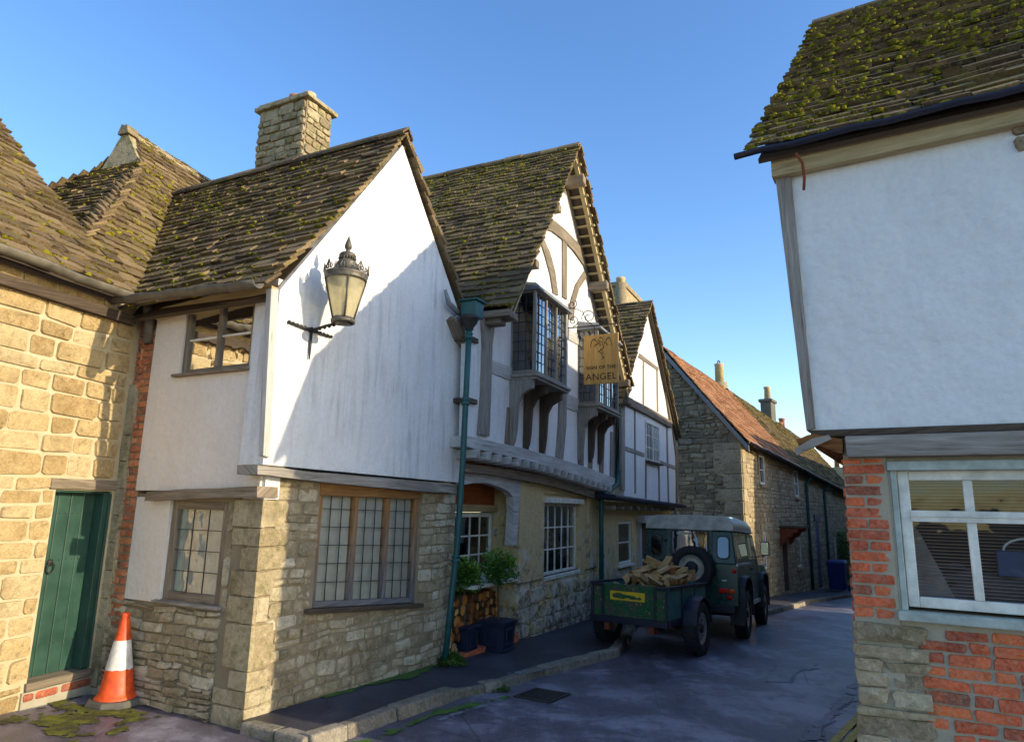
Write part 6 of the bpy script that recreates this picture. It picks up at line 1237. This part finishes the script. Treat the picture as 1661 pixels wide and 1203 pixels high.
# right and left sides
for s_ in (-1, 1):
    ys = lambda z: s_ * (Wb - .01 - (z - wz) * (Wb - .01 - yt) / (gt - wz)) if z > wz else s_ * Wb
    def side(pts, mat, name, push, par=None, bv=.004): return lpoly(M_, [(x, ys(z), z) for x, z in pts], (0, s_ * push, 0), mat, name, par or T, bv)
    side(rrect(xr + .16, .62, 1.30, 1.68, .04), 'carglass', 'side_window', .006)
    d_ = side([(.80, .56), (1.72, .56), (1.72, wz), (1.60, 1.71), (.80, 1.71)], 'lrgreen', 'door', .012, bv=.008); side([(.86, 1.27), (1.63, 1.27), (1.55, 1.66), (.86, 1.66)], 'carglass', 'door_window', .016, d_); side([(1.18, 1.27), (1.20, 1.27), (1.20, 1.66), (1.18, 1.66)], 'blackp', 'window_bar', .02, d_)
    lbox(M_, (.88, s_ * (Wb + .012) - .015, 1.08), (1.02, s_ * (Wb + .012) + .015, 1.11), 'blackp', 'handle', d_)
    mb = MB(); mb.T = M_; mb.box((xr - .005, s_ * (Wb) - .018, wz - .03), (.79, s_ * Wb + .012, wz + .018)); mb.build('capping', MT['galv'], T, bevel=.006)
    mb = MB(); mb.T = M_; mb.box((1.74, s_ * (Wb) - .03, 1.13), (2.9, s_ * Wb + .012, 1.155)); mb.build('wing_capping', MT['galv'], T, bevel=.006)
    for cx in (0, 2.36):
        mb = MB(); mb.T = M_; A_ = [(.50, -.1), (.49, .2), (.46, .45), (.30, .58), (.0, .60), (-.30, .58), (-.46, .45), (-.49, .2), (-.50, -.1)]
        for k in range(len(A_) - 1):
            (a, b), (c, d) = A_[k], A_[k + 1]; z0 = .42; q = [V((cx + a * .96, s_ * Wb * .99, z0 + b * .94)), V((cx + c * .96, s_ * Wb * .99, z0 + d * .94)), V((cx + c * .96, s_ * (Wb + .075), z0 + d * .9)), V((cx + a * .96, s_ * (Wb + .075), z0 + b * .9))]
            mb.hexa(q + [p + V(((p.x - cx) * .10, 0, .035)) for p in q])
        mb.build('wheel_arch', MT['blackp'], T)
    wheel(T, M_, 0, s_ * .745, s_); wheel(T, M_, 2.36, s_ * .745, s_)
    mb = MB(); mb.T = M_; y = s_ * (Wb + .16); mb.box((1.60, y - .09, 1.33), (1.66, y + .07, 1.60)); o = mb.build('door_mirror', MT['blackp'], T, bevel=.02)
    lbox(M_, (1.592, y - .075, 1.35), (1.598, y + .055, 1.58), 'carglass', 'mirror_glass', o, 0)
    mb = MB(); mb.T = M_; mb.tube([V((1.70, s_ * Wb, 1.30)), V((1.66, y, 1.32))], .011, 6); mb.build('mirror_arm', MT['blackp'], T)
    lbox(M_, (-.56, s_ * .745 - .12, .24), (-.545, s_ * .745 + .12, .62), 'blackp', 'mud_flap', T, .003)
    lpoly(M_, [(-.45, s_ * (yt + .0) , gt + .09), (.05, s_ * (yt + .0), gt + .09), (.05, s_ * (yt - .09), gt + .235), (-.45, s_ * (yt - .09), gt + .235)], (0, s_ * .012, .010), 'carglass', 'roof_side_window', T)
    lbox(M_, (.55, s_ * Wb - .03, .47), (1.80, s_ * Wb + .02, .54), 'galv', 'sill', T)
lpoly(M_, [(fw0 - .0, .68, wz + .06), (fw0 - .0, -.68, wz + .06), (fw1 + .02, -.64, gt - .04), (fw1 + .02, .64, gt - .04)], (.02, 0, .004), 'carglass', 'windscreen', T)
lpoly(M_, [(1.85, .52, 1.15), (1.85, -.52, 1.15), (2.9, -.5, 1.09), (2.9, .5, 1.09)], (0, 0, .045), 'lrgreen', 'bonnet', T, .012)
lbox(M_, (2.93, -.82, .50), (3.05, .82, .64), 'galv', 'front_bumper', T, .01); lbox(M_, (2.955, -.33, .68), (2.985, .33, 1.02), 'blackp', 'grille', T)
for y in (-.55, .55): mb = MB(); mb.T = M_; mb.lathe(V((2.95, y, .86)), [(.10, 0), (.10, .03), (.08, .05), (0, .06)], 20, V((1, 0, 0))); mb.build('headlight', MT['galv'], T)
lbox(M_, (-.5, -.35, .36), (2.8, .35, .56), 'blackp', 'chassis', T); mb = MB(); mb.T = M_; mb.tube([V((0, -.7, .38)), V((0, .7, .38))], .06, 8); mb.tube([V((2.36, -.7, .38)), V((2.36, .7, .38))], .06, 8); mb.build('axles', MT['iron'], T)

TX, TY = 2.13, 10.49; MTR = frame_at(TX, TY, 33); T = thing('box_trailer', 'battered green box trailer with worn yellow plate hitched behind the green car', 'trailer', (TX, TY, gz(TX, TY) + RH))
hw, xa, xb, z0, z1 = .57, -.83, .87, .47, .93
lbox(MTR, (xa + .02, -hw + .02, z0), (xb - .02, hw - .02, z0 + .03), 'iron', 'floor', T)
for s_ in (-1, 1):
    lbox(MTR, (xa + .02, s_ * (hw - .015) - .012, z0 + .03), (xb, s_ * (hw - .015) + .012, z1 - .02), 'teal', 'side_panel', T)
    mb = MB(); mb.T = MTR; y = s_ * hw
    mb.box((xa, y - .025, z1 - .03), (xb, y + .025, z1 + .01)); mb.build('top_rail', MT['dgut'], T, bevel=.006)
    for x in (-.30, .28, xb - .03): mb = MB(); mb.T = MTR; mb.box((x - .012, y - .01, z0), (x + .012, y + .022, z1 - .031)); mb.build('side_strut', MT['dgut'], T)
    mb = MB(); mb.T = MTR; mb.box((xa, y - .028, z0 - .05), (xb, y + .024, z0 + .04)); mb.build('bottom_rail', MT['dgut'], T, bevel=.005)
lbox(MTR, (xb - .03, -hw, z0), (xb, hw, z1), 'teal', 'front_panel', T)
lbox(MTR, (xa - .005, -hw + .03, z0 + .02), (xa + .02, hw - .03, z1 - .002), 'peel', 'tailboard', T)
tb = [c for c in T.children if c.name.startswith('tailboard')][0]
for y0, y1 in ((hw - .20, hw), (-hw, -hw + .20)):
    mb = MB(); mb.T = MTR
    mb.box((xa - .035, y0, z0 - .05), (xa - .006, y0 + .035, z1 - .03)); mb.box((xa - .035, y1 - .035, z0 - .05), (xa - .006, y1, z1 - .03)); mb.box((xa - .036, y0 + .0, z1 - .045), (xa - .006, y1, z1 + .004)); mb.build('corner_frame', MT['dgut'], T, bevel=.012)
lbox(MTR, (xa - .04, -hw, z0 - .07), (xa + .03, hw, z0 + .02), 'dgut', 'rear_rail', T, .008)
lbox(MTR, (xa - .014, -.24, z0 + .24), (xa - .006, .28, z0 + .36), 'yel', 'plate', tb, .004); g = random.Random(5); bp_ = [(-.20, .275), (-.17, .30), (-.13, .285), (-.08, .31), (.0, .315), (.07, .325), (.12, .34), (.18, .335), (.235, .325), (.25, .295), (.22, .275), (.15, .27), (.08, .265), (.02, .275), (-.05, .262), (-.12, .265), (-.17, .255)]
lpoly(MTR, [(xa - .0145, y + g.uniform(-.006, .006), z0 + z + g.uniform(-.005, .005)) for y, z in bp_], (-.002, 0, 0), 'peel', 'worn_patch', tb, 0)
for s_ in (-1, 1):
    wheel(T, MTR, 0, s_ * .69, s_, .36, .19, rimmat='galv')
    mb = MB(); mb.T = MTR; lp = [(-.36, .42), (-.32, .60), (-.18, .73), (0, .78), (.18, .73), (.32, .60), (.36, .42)]
    for k in range(6): (a, b), (c, d) = lp[k], lp[k + 1]; q = [V((a, s_ * .60, b)), V((c, s_ * .60, d)), V((c, s_ * .80, d)), V((a, s_ * .80, b))]; mb.hexa(q + [p + V((0, 0, .015)) for p in q])
    mb.build('mudguard', MT['dgut'], T)
    mb = MB(); mb.T = MTR; mb.box((-.30, s_ * .42 - .03, .34), (.30, s_ * .42 + .03, .46)); mb.build('spring', MT['rust'], T)
    lbox(MTR, (xa - .02, s_ * .33 - .04, .30), (xa + .14, s_ * .33 + .04, .44), 'rust', 'bracket', T, .012)
mb = MB(); mb.T = MTR; mb.tube([V((0, -.65, .36)), V((0, .65, .36))], .035, 8); mb.build('axle', MT['iron'], T)
hit = MTR.inverted() @ (M_ @ V((xr - .22, 0, .5))); mb = MB(); mb.T = MTR; mb.tube([V((.3, .3, .42)), V((xb, .25, .44)), hit], .03, 8); mb.tube([V((.3, -.3, .42)), V((xb, -.25, .44)), hit], .03, 8); mb.build('drawbar', MT['iron'], T)
# logs in the trailer
g = random.Random(12)
for k in range(64):
    t = k / 64; x = g.uniform(-.66, .66); y = g.uniform(-.46, .30) - .04; hz2 = .98 + .24 * math.exp(-((x - .25) ** 2) / .3 - ((y + .08) ** 2) / .11) - (.0 if k > 26 else .14)
    c = MTR @ V((x, y, hz2)); L = g.uniform(.22, .32); r = g.uniform(.05, .085); q = Matrix.Rotation(g.uniform(0, 3.14) if g.random() < .6 else g.uniform(-.4, .4) + 1.0, 4, 'Z') @ Matrix.Rotation(g.gauss(0, .30), 4, 'Y') @ Matrix.Rotation(g.uniform(0, 6.28), 4, 'X')
    mb = MB(); mb.T = Matrix.Translation(c) @ q; a0 = 0; sec = [(0, 0)] + [(r * 1.35 * math.cos(th), r * 1.35 * math.sin(th)) for th in [R_(a) for a in (-48, -25, 0, 25, 48)]]; sec = [(a - r * .6 + g.uniform(-.006, .006), b + g.uniform(-.006, .006)) for a, b in sec]
    sec2 = [(a * g.uniform(.85, 1.08), b * g.uniform(.85, 1.08)) for a, b in sec]; n = 6; off = g.random() * 9
    P = [V((-L / 2, a, b)) for a, b in sec]; Q = [V((L / 2, a, b)) for a, b in sec2]
    for i in range(n):
        j = (i + 1) % n; mb.mi = 0 if i in (0, 5) else (1 if g.random() < .4 else 0); mb.face([P[i], P[j], Q[j], Q[i]], [(0 + off, i * .06), (0 + off, i * .06 + .06), (L + off, i * .06 + .06), (L + off, i * .06)])
    mb.mi = 0; mb.face(P[::-1], [(i * .01, i * .02) for i in range(6)]); mb.face(Q, [(i * .01, i * .02) for i in range(6)])
    red = g.random() < .12; o = mb.build('split_log', [MT['logr'] if red else MT['logs'], MT['bark'] if not red else MT['logr']], loc=c); tag(o, 'reddish split log in the heap on the green trailer' if red else 'pale split log in the heap on the green trailer', 'log', 'split logs heaped in the trailer')

# ------------------------------------------------------------------ traffic cone
cp = G(186, 1141, RH); T = thing('traffic_cone', 'orange traffic cone with white band standing by the green cottage door', 'traffic cone', cp)
mb = MB(); Mc = Matrix.Translation(cp) @ Matrix.Rotation(R_(-20), 4, 'Z'); mb.T = Mc; s2, c2 = .215, .09
o8 = [(s2, c2), (c2, s2), (-c2, s2), (-s2, c2), (-s2, -c2), (-c2, -s2), (c2, -s2), (s2, -c2)]
lo = [V((x, y, .0)) for x, y in o8]; md = [V((x, y, .025)) for x, y in o8]; hi_ = [V((x * .93, y * .93, .055)) for x, y in o8]
mb.mesh(lo + md + hi_, [tuple(range(8))[::-1], tuple(range(16, 24))] + [(a * 8 + i, a * 8 + (i + 1) % 8, a * 8 + 8 + (i + 1) % 8, a * 8 + 8 + i) for a in (0, 1) for i in range(8)], .5, False); mb.build('base', MT['rubber'], T, bevel=.006)
cr_ = lambda z: .142 - (.142 - .034) * (z - .06) / .64
mb = MB(); mb.T = Mc; mb.lathe(V((0, 0, 0)), [(.165, .056), (.165, .062), (.150, .075), (cr_(.10), .10), (cr_(.30), .30), (cr_(.52), .52), (cr_(.68), .68), (.034, .70), (.036, .715), (.034, .735), (.024, .745), (0, .747)], 36); mb.build('cone', MT['orange'], T)
mb = MB(); mb.T = Mc; n = 36; vs = []; 
for z, e in ((.285, .0025), (.52, .0025)):
    for k in range(n): th = 6.283 * k / n; zz = z + (.02 * mnoise.noise(V((math.cos(th) * 3, math.sin(th) * 3, 0))) if z < .4 else 0); r_ = cr_(zz) + e; vs.append(V((math.cos(th) * r_, math.sin(th) * r_, zz)))
mb.mesh(vs, [(k, (k + 1) % n, n + (k + 1) % n, n + k) for k in range(n)], .5, True); mb.build('reflective_band', MT['conew'], T)

# ------------------------------------------------------------------ weeds and loose stones at the wall foot
def weed(px_, py_, r, h, name, label, seed, n=220, hgt=0):
    p = G(px_, py_, hgt); g = random.Random(seed); mb = MB()
    for k in range(n):
        a = g.uniform(0, 6.28); rr = r * g.random() ** .6; b = p + V((math.cos(a) * rr, math.sin(a) * rr, 0)); b.z = gz(b.x, b.y) + hgt; z = h * g.uniform(.2, 1) * (1 - .6 * rr / r); tip = b + V((math.cos(a) * .04, math.sin(a) * .04, z)); s_ = V((-math.sin(a), math.cos(a), 0)) * g.uniform(.006, .016)
        mb.face([b + UP * z * .4, b + UP * z * .75 + s_, tip, b + UP * z * .75 - s_], r=g.random())
    o = mb.build(name, MT['weed'], loc=p, recalc=False); tag(o, label, 'weed'); return o
weed(733, 1078, .16, .20, 'weed_clump', 'leafy green weeds growing at the foot of the hopper drainpipe', 1, 420)
weed(722, 1072, .10, .14, 'weed_clump', 'low weeds against the white house wall beside the drainpipe', 2)
weed(806, 1118, .12, .06, 'weed_clump', 'low grass tuft growing in the gutter of the kerb', 3, 260, RH)
for i, (x, y, s_, lb) in enumerate(((728, 1060, .13, 'rough boulder at the foot of the hopper drainpipe'), (704, 1072, .09, 'small fallen stone on the pavement left of the drainpipe'))):
    p = G(x, y); mb = MB(); n = 10; g = random.Random(i + 30); bm = bmesh.new(); bmesh.ops.create_icosphere(bm, subdivisions=3, radius=1)
    vs = [p + V((v.co.x * s_ * 1.2, v.co.y * s_, max(0, v.co.z * s_ * .9 + s_ * .3))) * 1 + V(v.co) * s_ * .25 * mnoise.noise(v.co * 2 + V((i, 0, 0))) for v in bm.verts]; fs = [tuple(v.index for v in f.verts) for f in bm.faces]; bm.free()
    mb.mesh(vs, fs, .5, True); tag(mb.build('wall_foot_stone', MT['rubble'], loc=p), lb, 'stone')
